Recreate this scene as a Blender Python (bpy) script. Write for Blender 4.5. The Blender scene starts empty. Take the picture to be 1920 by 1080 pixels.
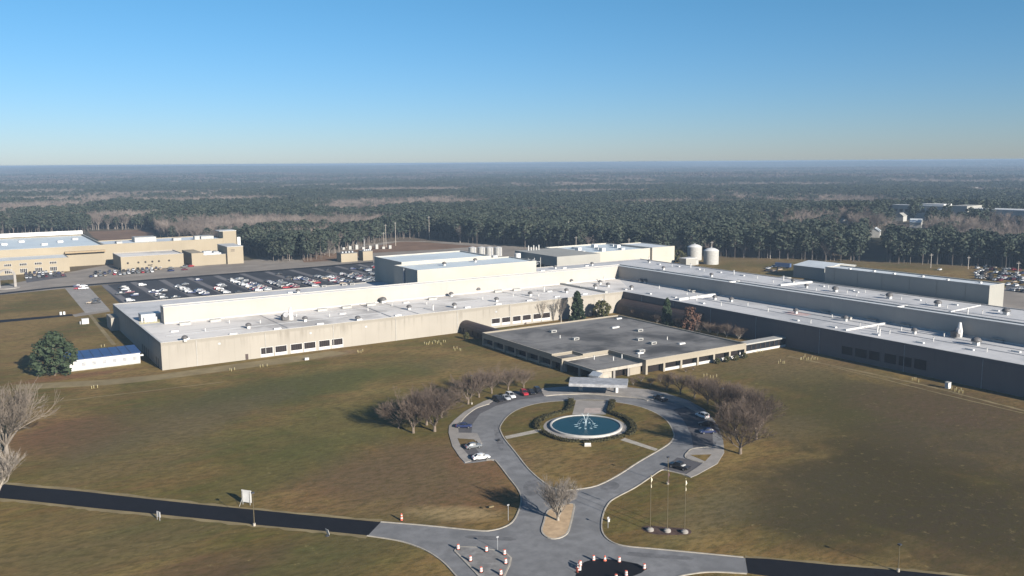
import bpy, bmesh, math, random
from mathutils import Vector, Matrix
from mathutils.geometry import tessellate_polygon
R=math.radians
sc=bpy.context.scene
COL=sc.collection
rnd=random.Random(7)

# ------------------------------------------------------------------ camera
# world axes follow the factory: X along its cream wing, Y away from it; the drone hovers at (0,0,75)
CAMZ=75.0; FOC=1626.57; PIT=R(8.236); ROL=R(-.3794); AZ=R(57.05)
FW=Vector((math.cos(AZ)*math.cos(PIT),math.sin(AZ)*math.cos(PIT),-math.sin(PIT)))
_r=Vector((math.sin(AZ),-math.cos(AZ),0)); _u=_r.cross(FW)
RT=math.cos(ROL)*_r+math.sin(ROL)*_u; UP=-math.sin(ROL)*_r+math.cos(ROL)*_u
cd=bpy.data.cameras.new('camera'); cam=bpy.data.objects.new('camera',cd); COL.objects.link(cam)
cd.sensor_width=36; cd.lens=36*FOC/1920; cd.clip_start=.5; cd.clip_end=120000
cam.matrix_world=Matrix(((RT.x,UP.x,-FW.x,0),(RT.y,UP.y,-FW.y,0),(RT.z,UP.z,-FW.z,CAMZ),(0,0,0,1)))
sc.camera=cam

# ------------------------------------------------------------------ light
SUN_EL=R(20.5); SUN_AZ=R(98)                # light travels along SUN_AZ (from +X, counter-clockwise)
L=Vector((math.cos(SUN_AZ)*math.cos(SUN_EL),math.sin(SUN_AZ)*math.cos(SUN_EL),-math.sin(SUN_EL)))
w=bpy.data.worlds.new('World'); sc.world=w; w.use_nodes=True
nt=w.node_tree; bg=nt.nodes['Background']; sky=nt.nodes.new('ShaderNodeTexSky')
sky.sky_type='NISHITA'; sky.sun_disc=False; sky.sun_elevation=SUN_EL
sky.sun_rotation=math.atan2(-L.x,-L.y); sky.air_density=1.0; sky.dust_density=.15; sky.ozone_density=8; sky.altitude=100
wb=nt.nodes.new('ShaderNodeMix'); wb.data_type='RGBA'; wb.blend_type='MULTIPLY'; wb.inputs[0].default_value=1; 
tc=nt.nodes.new('ShaderNodeTexCoord'); sx=nt.nodes.new('ShaderNodeSeparateXYZ'); nt.links.new(tc.outputs['Generated'],sx.inputs[0])
el=nt.nodes.new('ShaderNodeMapRange'); el.interpolation_type='SMOOTHSTEP'; el.inputs[1].default_value=0.0; el.inputs[2].default_value=.22; nt.links.new(sx.outputs[2],el.inputs[0])
tn=nt.nodes.new('ShaderNodeMix'); tn.data_type='RGBA'; tn.inputs[6].default_value=(1.06,1.0,1.05,1); tn.inputs[7].default_value=(.95,1.125,1.0,1)
nt.links.new(el.outputs[0],tn.inputs[0]); nt.links.new(tn.outputs[2],wb.inputs[7])
nt.links.new(sky.outputs[0],wb.inputs[6]); nt.links.new(wb.outputs[2],bg.inputs[0]); bg.inputs[1].default_value=.05
sd=bpy.data.lights.new('sun','SUN'); sd.energy=5.0; sd.angle=R(.5); sd.color=(1,.935,.84)
so=bpy.data.objects.new('sun',sd); COL.objects.link(so); so.rotation_euler=L.to_track_quat('-Z','Y').to_euler()
sc.view_settings.view_transform='Standard'; sc.view_settings.look='None'; sc.view_settings.gamma=1
sc.view_settings.use_curve_mapping=False; sc.view_settings.exposure=1.19
sc.cycles.use_denoising=True; sc.cycles.max_bounces=6; sc.cycles.diffuse_bounces=1; sc.cycles.transparent_max_bounces=8

# ------------------------------------------------------------------ helpers
def P(px,py,z=0.0):
    """survey point: where the sight line through photo pixel (px,py) meets height z"""
    d=FW*FOC+RT*(px-960)-UP*(py-540); t=(z-CAMZ)/d.z
    return Vector((d.x*t,d.y*t,z))
def onY(px,py,Y):
    d=FW*FOC+RT*(px-960)-UP*(py-540); t=Y/d.y; return (d.x*t,CAMZ+d.z*t)
def onX(px,py,X):
    d=FW*FOC+RT*(px-960)-UP*(py-540); t=X/d.x; return (d.y*t,CAMZ+d.z*t)
def pixx(x,y,z=0):
    d=Vector((x,y,z-CAMZ)); k=FOC/d.dot(FW); return 960+k*d.dot(RT),540-k*d.dot(UP)
def height(px,py,top):
    q=P(px,py); lo,hi=0.,90.
    for _ in range(40):
        m=(lo+hi)/2
        if pixx(q.x,q.y,m)[1]>top: lo=m
        else: hi=m
    return lo

def tag(o,label=None,cat=None,group=None,kind=None):
    if label: o['label']=label
    if cat: o['category']=cat
    if group: o['group']=group
    if kind: o['kind']=kind
    return o
def thing(name,label,cat,loc=(0,0,0),rz=0,group=None,scale=1):
    o=bpy.data.objects.new(name,None); COL.objects.link(o); o.empty_display_size=.5
    o.location=loc; o.rotation_euler=(0,0,rz)
    if scale!=1: o.scale=(scale,)*3
    return tag(o,label,cat,group)
def linkobj(name,me,parent=None,loc=None):
    o=bpy.data.objects.new(name,me); COL.objects.link(o)
    if parent: o.parent=parent
    if loc is not None: o.location=loc
    return o
ORD=['first','second','third','fourth','fifth','sixth','seventh','eighth','ninth','tenth','eleventh','twelfth','thirteenth','fourteenth','fifteenth','sixteenth','seventeenth','eighteenth','nineteenth','twentieth']
def nth(i): return ORD[i] if i<20 else '%dth'%(i+1) if (i+1)%10 not in (1,2,3) else '%d%s'%(i+1,{1:'st',2:'nd',3:'rd'}[(i+1)%10])

class MB:
    def __init__(s): s.v=[]; s.f=[]; s.m=[]
    def add(s,vs,fs,mi=0):
        n=len(s.v); s.v+= [tuple(p) for p in vs]
        for f in fs: s.f.append(tuple(n+i for i in f)); s.m.append(mi)
        return s
    def box(s,x0,x1,y0,y1,z0,z1,mi=0,bottom=True):
        vs=[(x0,y0,z0),(x1,y0,z0),(x1,y1,z0),(x0,y1,z0),(x0,y0,z1),(x1,y0,z1),(x1,y1,z1),(x0,y1,z1)]
        fs=[(4,5,6,7),(0,1,5,4),(1,2,6,5),(2,3,7,6),(3,0,4,7)]
        if bottom: fs.append((3,2,1,0))
        return s.add(vs,fs,mi)
    def frus(s,x0,x1,y0,y1,z0,z1,ix0,ix1,iy,mi=0):
        vs=[(x0,y0,z0),(x1,y0,z0),(x1,y1,z0),(x0,y1,z0),(x0+ix0,y0+iy,z1),(x1-ix1,y0+iy,z1),(x1-ix1,y1-iy,z1),(x0+ix0,y1-iy,z1)]
        return s.add(vs,[(4,5,6,7),(0,1,5,4),(1,2,6,5),(2,3,7,6),(3,0,4,7),(3,2,1,0)],mi)
    def prism(s,poly,z0,z1,mi=0,top=True,side=True,bottom=False):
        poly=[(p[0],p[1]) for p in poly]
        a=sum(poly[i][0]*poly[(i+1)%len(poly)][1]-poly[(i+1)%len(poly)][0]*poly[i][1] for i in range(len(poly)))
        if a<0: poly=poly[::-1]
        n=len(poly)
        vs=[(x,y,z0) for x,y in poly]+[(x,y,z1) for x,y in poly]; fs=[]
        if side: fs+=[(i,(i+1)%n,n+(i+1)%n,n+i) for i in range(n)]
        if top or bottom:
            tri=tessellate_polygon([[Vector((x,y,0)) for x,y in poly]])
            for t in tri:
                t=tuple(t)
                ax,ay=poly[t[0]];bx,by=poly[t[1]];cx,cy=poly[t[2]]
                if (bx-ax)*(cy-ay)-(by-ay)*(cx-ax)<0: t=t[::-1]
                if top: fs.append(tuple(n+i for i in t))
                if bottom: fs.append(t[::-1])
        return s.add(vs,fs,mi)
    def ring(s,outer,w_,z0,z1,mi=0):
        """closed wall of thickness w_ along an axis-aligned counter-clockwise outline"""
        n=len(outer); inn=[]
        for i in range(n):
            a=Vector(outer[i-1]);b=Vector(outer[i]);c=Vector(outer[(i+1)%n])
            d1=(b-a).normalized();d2=(c-b).normalized()
            inn.append(b+Vector((-d1.y-d2.y,d1.x+d2.x))*w_)
        vs=[(x,y,z0) for x,y in outer]+[(x,y,z1) for x,y in outer]+[(p.x,p.y,z1) for p in inn]+[(p.x,p.y,z0) for p in inn]
        fs=[]
        for i in range(n):
            j=(i+1)%n
            fs+=[(i,j,n+j,n+i),(n+i,n+j,2*n+j,2*n+i),(2*n+i,2*n+j,3*n+j,3*n+i)]
        return s.add(vs,fs,mi)
    def cyl(s,cx,cy,r0,z0,z1,n=12,r1=None,mi=0,top=True,bottom=False):
        r1=r0 if r1 is None else r1
        vs=[(cx+r0*math.cos(6.2832*i/n),cy+r0*math.sin(6.2832*i/n),z0) for i in range(n)]+[(cx+r1*math.cos(6.2832*i/n),cy+r1*math.sin(6.2832*i/n),z1) for i in range(n)]
        fs=[(i,(i+1)%n,n+(i+1)%n,n+i) for i in range(n)]
        if top: fs.append(tuple(range(n,2*n)))
        if bottom: fs.append(tuple(range(n-1,-1,-1)))
        return s.add(vs,fs,mi)
    def lathe(s,cx,cy,prof,n=48,mi=0,cap=False):
        vs=[];fs=[];k=len(prof)
        for i in range(n):
            a=6.28318531*i/n
            vs+=[(cx+r*math.cos(a),cy+r*math.sin(a),z) for r,z in prof]
        for i in range(n):
            j=(i+1)%n
            fs+=[(i*k+q,j*k+q,j*k+q+1,i*k+q+1) for q in range(k-1)]
        if cap: fs.append(tuple(i*k+k-1 for i in range(n)))
        return s.add(vs,fs,mi)
    def tube(s,a,b,r0,r1,n=5,mi=0):
        a=Vector(a);b=Vector(b);d=(b-a)
        if d.length<1e-6: return s
        d.normalize(); p=d.orthogonal().normalized(); q=d.cross(p)
        vs=[];
        for c,r in ((a,r0),(b,r1)):
            for i in range(n):
                t=6.2832*i/n; vs.append(c+p*(r*math.cos(t))+q*(r*math.sin(t)))
        fs=[(i,(i+1)%n,n+(i+1)%n,n+i) for i in range(n)]
        if r1>.02: fs.append(tuple(range(n,2*n)))
        return s.add(vs,fs,mi)
    def wheel(s,x,y,z,r,w_,mi=0,n=14):
        vs=[(x+r*math.cos(6.2832*i/n),y-w_/2,z+r*math.sin(6.2832*i/n)) for i in range(n)]+[(x+r*math.cos(6.2832*i/n),y+w_/2,z+r*math.sin(6.2832*i/n)) for i in range(n)]
        return s.add(vs,[(i,n+i,n+(i+1)%n,(i+1)%n) for i in range(n)]+[tuple(range(n)),tuple(range(2*n-1,n-1,-1))],mi)
    def mesh(s,name,mats,smooth=False):
        me=bpy.data.meshes.new(name); me.from_pydata(s.v,[],s.f)
        for m in (mats if isinstance(mats,(list,tuple)) else [mats]): me.materials.append(m)
        if any(s.m): me.polygons.foreach_set('material_index',s.m)
        if smooth: me.polygons.foreach_set('use_smooth',[True]*len(s.f))
        me.update(); return me
    def build(s,name,mats,parent=None,loc=None,smooth=False): return linkobj(name,s.mesh(name,mats,smooth),parent,loc)

# ------------------------------------------------------------------ materials
KA=.84   # scales paint, wall and roof colours down, so sky-lit shade renders deeper
class N:
    def __init__(s,nt): s.nt=nt
    def __call__(s,t,**kw):
        n=s.nt.nodes.new(t); ins=kw.pop('ins',{})
        for k,v in kw.items(): setattr(n,k,v)
        for k,v in ins.items():
            if isinstance(v,bpy.types.NodeSocket): s.nt.links.new(v,n.inputs[k])
            else: n.inputs[k].default_value=v
        return n
    def math(s,op,a,b=0,clamp=False): return s('ShaderNodeMath',operation=op,use_clamp=clamp,ins={0:a,1:b}).outputs[0]
    def pos(s): return s('ShaderNodeNewGeometry').outputs['Position']
    def noise(s,vec,scale,detail=4,rough=.55,dist=0): return s('ShaderNodeTexNoise',ins={'Vector':vec,'Scale':scale,'Detail':detail,'Roughness':rough,'Distortion':dist}).outputs['Fac']
    def ramp(s,fac,a,b): return s('ShaderNodeMapRange',interpolation_type='SMOOTHSTEP',ins={0:fac,1:a,2:b,3:0.,4:1.}).outputs[0]
    def mix(s,fac,a,b,mode='MIX'):
        n=s('ShaderNodeMix',data_type='RGBA',blend_type=mode)
        for i,v in ((0,fac),(6,a),(7,b)):
            if isinstance(v,bpy.types.NodeSocket): s.nt.links.new(v,n.inputs[i])
            else: n.inputs[i].default_value=v if i==0 else (*v[:3],1)
        return n.outputs[2]
    def mapv(s,vec,scale,rot=0,loc=(0,0,0)):
        return s('ShaderNodeMapping',ins={'Vector':vec,'Location':loc,'Rotation':(0,0,rot),'Scale':scale}).outputs[0]
def newmat(name):
    m=bpy.data.materials.new(name); m.use_nodes=True
    return m,N(m.node_tree),m.node_tree.nodes['Principled BSDF']
def pbr(name,col,rough=.8,var=.15,scale=1.2,spec=.3,metal=0,scale2=None,vec=None):
    col=[c*KA for c in col]
    m,n,b=newmat(name); p=n.pos()
    if vec: p=n.mapv(p,vec)
    f=n.noise(p,scale,5,.6); f=n.ramp(f,.3,.7)
    dk=[c*(1-var) for c in col]; lt=[min(1,c*(1+var)) for c in col]
    c=n.mix(f,dk,lt)
    if scale2:
        g=n.ramp(n.noise(p,scale2,3),.35,.65); c=n.mix(n.math('MULTIPLY',g,.5),c,[q*(1-var*1.6) for q in col])
    n.nt.links.new(c,b.inputs['Base Color'])
    b.inputs['Roughness'].default_value=rough; b.inputs['Metallic'].default_value=metal
    b.inputs['Specular IOR Level'].default_value=spec
    return m

def wall_mat(name,col,stain,top,streak=.5,panel=6.0,axis='X'):
    col=[c*KA for c in col]; stain=[c*KA for c in stain]
    """painted wall panels with rain streaks below the coping and faint vertical joints"""
    m,n,b=newmat(name); p=n.pos()
    sep=n('ShaderNodeSeparateXYZ',ins={0:p})
    st=n.noise(n.mapv(p,(.55,.55,.035)),1.0,5,.65)
    st=n.ramp(st,.48,.72)
    zt=n.ramp(sep.outputs[2],top-7.5,top-.3)
    st=n.math('MULTIPLY',n.math('MULTIPLY',st,zt),streak)
    band=n.math('MULTIPLY',n.ramp(n.math('ADD',sep.outputs[2],n.math('MULTIPLY',n.noise(n.mapv(p,(.3,.3,.3)),1,4),1.2)),top-1.1,top-.3),.55*streak)
    soft=n.ramp(n.noise(p,.06,3),.3,.7)
    c=n.mix(soft,[q*.94 for q in col],[min(1,q*1.04) for q in col])
    c=n.mix(n.math('MAXIMUM',st,band),c,stain)
    j=n.math('FRACT',n.math('DIVIDE',n.math('ADD',sep.outputs[0],sep.outputs[1]),panel))
    j=n.math('LESS_THAN',j,.02)
    c=n.mix(n.math('MULTIPLY',j,.3),c,stain)
    n.nt.links.new(c,b.inputs['Base Color']); b.inputs['Roughness'].default_value=.75; b.inputs['Specular IOR Level'].default_value=.25
    return m
def roof_mat(name,col,dark,amt=.45,rough=.55,spec=.4,seam=3.2):
    col=[c*KA for c in col]; dark=[c*KA for c in dark]
    """roof membrane: seams, ponding stains, dust"""
    m,n,b=newmat(name); p=n.pos()
    a=n.ramp(n.noise(p,.045,5,.6,.4),.42,.68); s_=n.ramp(n.noise(n.mapv(p,(.03,.4,1)),1,4,.6),.5,.75)
    f=n.math('MULTIPLY',n.math('MAXIMUM',a,n.math('MULTIPLY',s_,.7)),amt)
    c=n.mix(f,col,dark)
    sep=n('ShaderNodeSeparateXYZ',ins={0:p})
    j=n.math('LESS_THAN',n.math('FRACT',n.math('DIVIDE',sep.outputs[1],seam)),.05)
    c=n.mix(n.math('MULTIPLY',j,.25),c,dark)
    fine=n.noise(p,1.6,4); c=n.mix(n.math('MULTIPLY',n.ramp(fine,.5,.8),.2),c,dark)
    n.nt.links.new(c,b.inputs['Base Color']); b.inputs['Roughness'].default_value=rough; b.inputs['Specular IOR Level'].default_value=spec
    return m

M={}
M['cream']=wall_mat('cream_panel',(.325,.295,.25),(.16,.14,.11),10.3,.62)
M['clere']=wall_mat('pale_panel',(.40,.365,.325),(.30,.27,.235),17,.25)
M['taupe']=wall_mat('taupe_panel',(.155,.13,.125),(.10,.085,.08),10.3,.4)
M['tallwall']=wall_mat('tall_panel',(.42,.39,.33),(.3,.28,.25),24,.15)
M['greywall']=wall_mat('warehouse_panel',(.31,.30,.27),(.22,.21,.2),18.5,.2)
M['beige']=wall_mat('beige_panel',(.31,.26,.185),(.22,.175,.12),16,.2)
M['office']=wall_mat('office_panel',(.31,.27,.21),(.17,.15,.12),5.2,.35,5)
M['roof']=roof_mat('white_membrane',(.74,.70,.655),(.40,.375,.35),.85,.7,.15)
M['roof_r']=roof_mat('dim_sheen_membrane',(.56,.55,.545),(.34,.345,.355),.75,.7,.15)  # same flat roof, darker: its weaker sheen at this angle painted into the colour
M['roof2']=roof_mat('grey_membrane',(.62,.65,.66),(.38,.40,.42),.45)
M['roofdark']=roof_mat('gravel_roof',(.215,.205,.195),(.070,.067,.066),1.0,.85,.2,9)
M['rooftop3']=roof_mat('tall_roof',(.60,.66,.68),(.42,.46,.48),.4)
M['coping']=pbr('coping',(.50,.485,.46),.5,.06,.4)
M['white']=pbr('white_paint',(.58,.57,.55),.55,.08,.8)
M['offwhite']=pbr('off_white',(.38,.37,.345),.6,.12,.8)
M['hood']=pbr('fan_hood',(.10,.095,.095),.6,.25,1.5,.4)
M['grey']=pbr('grey_metal',(.30,.30,.31),.5,.15,1.0,.4)
M['galv']=pbr('galvanised',(.42,.43,.44),.45,.12,1.5,.5,.3)
M['dark']=pbr('dark_metal',(.05,.05,.055),.5,.2,1)
M['glass']=pbr('dark_glass',(.022,.018,.017),.35,.2,.5,.2)
M['glassb']=pbr('shaded_glass',(.016,.018,.022),.3,.2,.5,.2)
M['brown']=pbr('brown_cladding',(.055,.037,.031),.6,.2,.6,.35)
M['conc']=pbr('concrete',(.30,.275,.25),.9,.14,.35,.2,0,.06)
M['kerb']=pbr('kerb_concrete',(.36,.325,.275),.9,.15,.6,.2)
M['asph']=pbr('grey_asphalt',(.20,.198,.20),.92,.18,.35,.15,0,.06)
M['asphp']=pbr('worn_asphalt',(.165,.162,.165),.92,.25,.5,.15,0,.2)
M['asph2']=pbr('parking_asphalt',(.105,.10,.105),.92,.15,.2,.15,0,.05)
M['newasph']=pbr('new_asphalt',(.009,.009,.012),.85,.12,.3,.12)
M['mulch']=pbr('mulch',(.085,.055,.045),.95,.25,.8,.1)
M['straw']=pbr('straw_track',(.235,.185,.10),.95,.2,.15,.1,0,.05)
M['pine_straw']=pbr('pine_straw',(.46,.33,.205),.95,.18,.5,.1)
M['redsoil']=pbr('red_soil',(.20,.125,.08),.95,.2,.05,.1,0,.02)
M['gravelgrey']=pbr('grey_gravel',(.235,.225,.215),.95,.25,.5,.1,0,.3)
M['gravel']=pbr('yard_gravel',(.27,.235,.20),.95,.18,.06,.1,0,.02)
M['bluerib']=pbr('blue_roof_metal',(.03,.06,.16),.4,.15,.4,.5)
M['yellow']=pbr('yellow_paint',(.42,.36,.17),.6,.1,1)
M['orange']=pbr('orange_plastic',(.66,.14,.08),.5,.1,2)
M['tyre']=pbr('tyre',(.02,.02,.02),.8,.1,3)
M['rim']=pbr('wheel_rim',(.45,.45,.46),.3,.1,3,.5,.8)
M['lamp']=pbr('head_lamp',(.75,.75,.72),.15,.05,3,.6)
M['tail']=pbr('tail_lamp',(.35,.02,.02),.25,.05,3,.5)
M['hedge']=pbr('hedge_leaf',(.045,.040,.016),.8,.4,1.6,.2)
M['flag']=pbr('flag_cloth',(.62,.56,.42),.8,.1,2)
M['bronze']=pbr('bronze_pole',(.17,.14,.085),.4,.1,1,.5,.4)
M['foam']=pbr('foam',(.36,.47,.50),.6,.1,2)
M['basin']=pbr('fountain_rim',(.42,.405,.38),.6,.1,.6)
M['cartruck']=pbr('blue_trailer',(.06,.10,.2),.5,.1,.5)
M['trunk']=pbr('bark',(.17,.135,.105),.9,.25,1.5,.1)
M['palebark']=pbr('pale_bark',(.30,.265,.22),.9,.2,1.5,.1)
M['twig']=pbr('twigs',(.115,.086,.067),.9,.25,.6,.1)
M['twigpale']=pbr('pale_twigs',(.25,.215,.18),.9,.2,.6,.1)
M['twigforest']=pbr('forest_twigs',(.17,.14,.122),.95,.3,.02,.05)
M['forestbark']=pbr('forest_bark',(.17,.145,.125),.95,.3,.05,.05)
M['russet']=pbr('russet_leaves',(.115,.066,.048),.85,.3,.8,.1)
def leaf(name,a,b,sc_=.9):
    m,n,bs=newmat(name); p=n.pos(); f=n.ramp(n.noise(p,sc_,3),.3,.7)
    g=n('ShaderNodeObjectInfo').outputs['Random']
    c=n.mix(f,a,b); c=n.mix(n.math('MULTIPLY',g,.45),c,[q*.6 for q in a])
    n.nt.links.new(c,bs.inputs['Base Color']); bs.inputs['Roughness'].default_value=.75; bs.inputs['Specular IOR Level'].default_value=.15
    return m
M['pine']=leaf('pine_needles',(.028,.045,.024),(.058,.072,.036))
M['pinef']=leaf('forest_needles',(.030,.042,.030),(.058,.064,.042),.12)
M['spruce']=leaf('dark_needles',(.016,.028,.014),(.035,.048,.022))
M['shrub']=leaf('shrub_leaves',(.050,.052,.020),(.085,.080,.032))
PAINT={k:pbr(k+'_car_paint',c,.3,.03,.5,.6) for k,c in dict(white=(.72,.72,.72),silver=(.42,.43,.45),grey=(.15,.16,.17),black=(.015,.015,.018),red=(.35,.02,.03),blue=(.02,.03,.09),maroon=(.12,.02,.03),tan=(.34,.27,.2)).items()}

# ---- lawn / land
def land_mat():
    m,n,b=newmat('land'); p=n.pos()
    sep=n('ShaderNodeSeparateXYZ',ins={0:p})
    def ell(cx,cy,rx,ry,rot=0,soft=.5,wob=.5):
        q=n.mapv(p,(1,1,0),0,(-cx,-cy,0)); q=n('ShaderNodeVectorRotate',rotation_type='Z_AXIS',ins={'Vector':q,'Angle':-rot}).outputs[0]
        q=n.mapv(q,(1/rx,1/ry,0)); d=n('ShaderNodeVectorMath',operation='LENGTH',ins={0:q}).outputs['Value']
        d=n.math('ADD',d,n.math('MULTIPLY',n.math('SUBTRACT',nz,.5),wob*2))
        return n.math('SUBTRACT',1,n.ramp(d,1-soft,1+soft))
    nz=n.noise(p,.06,5,.6,.6)
    big=n.ramp(n.noise(p,.017,5,.6,.6),.40,.60)
    mid=n.ramp(n.noise(n.mapv(p,(.3,1.1,1),R(25)),.16,5,.65),.3,.7)
    fine=n.noise(n.mapv(p,(.45,1,1),R(35)),.75,6,.75)
    green=(.088,.082,.020); straw=(.215,.150,.054); brown=(.150,.084,.034)
    c=n.mix(big,green,straw)
    c=n.mix(n.math('MULTIPLY',mid,.75),c,brown)
    # worn and lush places; the dark right-hand ones also paint in lens vignetting
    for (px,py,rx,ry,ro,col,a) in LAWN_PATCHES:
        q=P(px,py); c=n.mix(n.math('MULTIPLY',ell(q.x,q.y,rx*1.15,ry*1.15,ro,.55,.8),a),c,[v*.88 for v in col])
    c=n.mix(n.math('MULTIPLY',n.ramp(fine,.40,.66),.65),c,[.050,.042,.013])
    fleck=n.ramp(n.noise(p,.45,6,.75),.56,.74); c=n.mix(n.math('MULTIPLY',fleck,.55),c,[.235,.18,.078])
    # forest floor and far country
    dist=n('ShaderNodeVectorMath',operation='LENGTH',ins={0:n.mapv(p,(1,1,0))}).outputs['Value']
    far=n.ramp(dist,640,760); ff=n.mix(n.ramp(n.noise(p,.004,5,.6),.4,.6),(.05,.048,.03),(.12,.095,.07))
    vfar=n.ramp(dist,6000,11000); vn=n.ramp(n.noise(n.mapv(p,(1,1,0)),.0016,6,.65,.5),.42,.6)
    ff=n.mix(vfar,ff,n.mix(vn,(.020,.034,.022),(.10,.085,.07)))
    c=n.mix(far,c,ff)
    n.nt.links.new(c,b.inputs['Base Color']); b.inputs['Roughness'].default_value=.95; b.inputs['Specular IOR Level'].default_value=.08
    bp=n('ShaderNodeBump',ins={'Strength':.35,'Distance':.4,'Height':n.noise(p,.8,6,.7)}); n.nt.links.new(bp.outputs[0],b.inputs['Normal'])
    return m
RED=(.19,.092,.05)
LAWN_PATCHES=[(700,880,24,14,.4,(.17,.092,.045),.75),(880,930,14,9,.2,(.18,.092,.045),.75),(1750,680,34,6,-.6,(.17,.09,.045),.6),(1660,840,26,9,.5,(.125,.068,.034),.6),(470,740,30,8,.2,(.165,.098,.046),.6),(250,860,20,12,.3,(.155,.115,.05),.6),(1560,720,14,20,.2,(.12,.10,.036),.6),(1250,620,6,6,0,(.16,.115,.05),.5),(520,880,24,9,.4,(.095,.088,.026),.7),(100,1000,16,8,.4,(.17,.12,.05),.6),(1130,880,8,6,.2,(.16,.10,.045),.6),(1010,870,7,5,.2,(.19,.13,.055),.6),(120,815,16,13,.5,RED,.95),(590,720,42,14,.1,(.070,.086,.022),.8),(640,800,30,22,.4,(.076,.086,.024),.55),(330,780,45,16,.3,(.085,.075,.036),.5),
 (780,890,22,18,.6,(.125,.088,.050),.7),(850,962,8,3.2,-.7,(.33,.235,.115),.95),(905,870,7,10,0,RED,.55),(360,790,30,9,.5,(.13,.10,.055),.5),
 (620,665,10,4,.1,(.24,.16,.10),.8),(140,705,16,3.5,0,RED,.8),(940,690,30,10,-.9,(.16,.118,.056),.5),(1440,680,24,30,.2,(.15,.108,.055),.6),
 (1640,770,35,30,.3,(.064,.056,.020),.85),(1700,900,34,24,.2,(.046,.036,.016),.92),(1500,930,20,14,.2,(.060,.048,.026),.8),(1850,1000,24,16,.2,(.055,.042,.024),.85),  # browner grass, with lens vignetting put into the lawn colour
 (1840,820,24,20,.3,(.085,.062,.036),.7),(1450,800,14,10,.3,(.125,.095,.05),.6),(1320,960,14,7,.3,(.14,.115,.06),.6),(200,1030,20,10,.2,(.12,.098,.045),.6),(600,1050,22,8,.2,(.095,.088,.036),.6),
 (1780,760,20,24,.4,(.11,.065,.042),.55),(380,1075,12,6,.2,(.075,.042,.03),.6)]
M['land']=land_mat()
M['isle']=None

# ------------------------------------------------------------------ terrain
def fbm(x,y):
    s=0;a=1;t=0
    for k in range(3):
        s+=a*(math.sin(x*1.7+1.3*math.sin(y*1.1+k)+k*2.1)*math.cos(y*1.3-1.1*math.sin(x*.9+k*1.7)));t+=a;a*=.5;x=x*1.9+3.1;y=y*1.9-1.7
    return s/t
KNOLLS=[(P(1800,432).x,P(1800,432).y,150,9),(P(1650,446).x,P(1650,446).y,130,7)]
def sstep(a,b,x):
    t=max(0,min(1,(x-a)/(b-a))); return t*t*(3-2*t)
def terrain(x,y):
    r=math.hypot(x,y)
    k=0
    for kx,ky,kr,kh in KNOLLS: k+=kh*math.exp(-((x-kx)**2+(y-ky)**2)/kr**2)
    return k+sstep(1100,3500,r)*fbm(x/900,y/900)*9+min(52,sstep(4500,12000,r)*(26+30*fbm(x/2900+2,y/2900)))
def build_ground():
    radii=[];r=30.
    while r<42000: radii.append(r); r*=1.075
    n=224; mb=MB(); vs=[(0,0,0)]
    for r in radii:
        for i in range(n):
            a=6.28318531*i/n; x,y=r*math.cos(a),r*math.sin(a); vs.append((x,y,terrain(x,y)))
    fs=[(0,1+i,1+(i+1)%n) for i in range(n)]
    for k in range(len(radii)-1):
        o=1+k*n;q=o+n
        fs+=[(o+i,q+i,q+(i+1)%n,o+(i+1)%n) for i in range(n)]
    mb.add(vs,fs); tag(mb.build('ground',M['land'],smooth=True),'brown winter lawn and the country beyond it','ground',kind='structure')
build_ground()

# ------------------------------------------------------------------ roads and pavings
def sheet(name,pts,z,mat,thick=None,world=False,label=None):
    poly=[(p[0],p[1]) if world else tuple(P(*p)[:2]) for p in pts]
    mb=MB(); mb.prism(poly,z-(thick or .015),z,side=True)
    return tag(mb.build(name,mat),label,None,kind='structure')
def smooth_line(pts,k=4,closed=False):
    out=[];n=len(pts);rng=range(n if closed else n-1)
    for i in rng:
        g=lambda j: Vector(pts[j%n] if closed else pts[max(0,min(n-1,j))])
        a,b,c,d=g(i-1),g(i),g(i+1),g(i+2)
        for q in range(k):
            t=q/k; out.append(.5*((2*b)+(c-a)*t+(2*a-5*b+4*c-d)*t*t+(3*b-a-3*c+d)*t**3))
    if not closed: out.append(Vector(pts[-1]))
    return out
def ribbon(mb,line,w_,z0,z1,closed=False,mi=0):
    n=len(line); Lp=[];Rp=[]
    for i in range(n):
        a=line[i-1] if (i or closed) else line[i]; b=line[(i+1)%n] if (i<n-1 or closed) else line[i]
        d=Vector((b[0]-a[0],b[1]-a[1])).normalized(); o=Vector((-d.y,d.x))*(w_/2)
        Lp.append((line[i][0]+o.x,line[i][1]+o.y)); Rp.append((line[i][0]-o.x,line[i][1]-o.y))
    vs=[(x,y,z1) for x,y in Lp]+[(x,y,z1) for x,y in Rp]+[(x,y,z0) for x,y in Lp]+[(x,y,z0) for x,y in Rp]
    fs=[]
    for i in range(n if closed else n-1):
        j=(i+1)%n
        fs+=[(n+i,n+j,j,i),(i,j,2*n+j,2*n+i),(3*n+i,3*n+j,n+j,n+i)]
    if not closed: fs+=[(0,2*n,3*n,n),(n-1,2*n-1,4*n-1,3*n-1)]
    mb.add(vs,fs,mi)
W=lambda pts:[tuple(P(*p)[:2]) for p in pts]
top_left=[(714,979),(790,985),(870,993),(905,996),(922,995),(942,990),(960,980),(971,962),(977,940),(973,921),(955,897),(931,866)]
pad_left=[(920,863),(895,867),(871,869),(862,858),(848,837),(841,812),(842,799),(852,788),(870,773),(893,760),(907,753),(930,745),(962,735),(1000,730),(1037,727),(1068,725)]
top_right=[(1130,724),(1180,727),(1215,731),(1250,738),(1290,750),(1322,768),(1345,795),(1356,825),(1358,849),(1345,870),(1307,891),(1295,896)]
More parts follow.
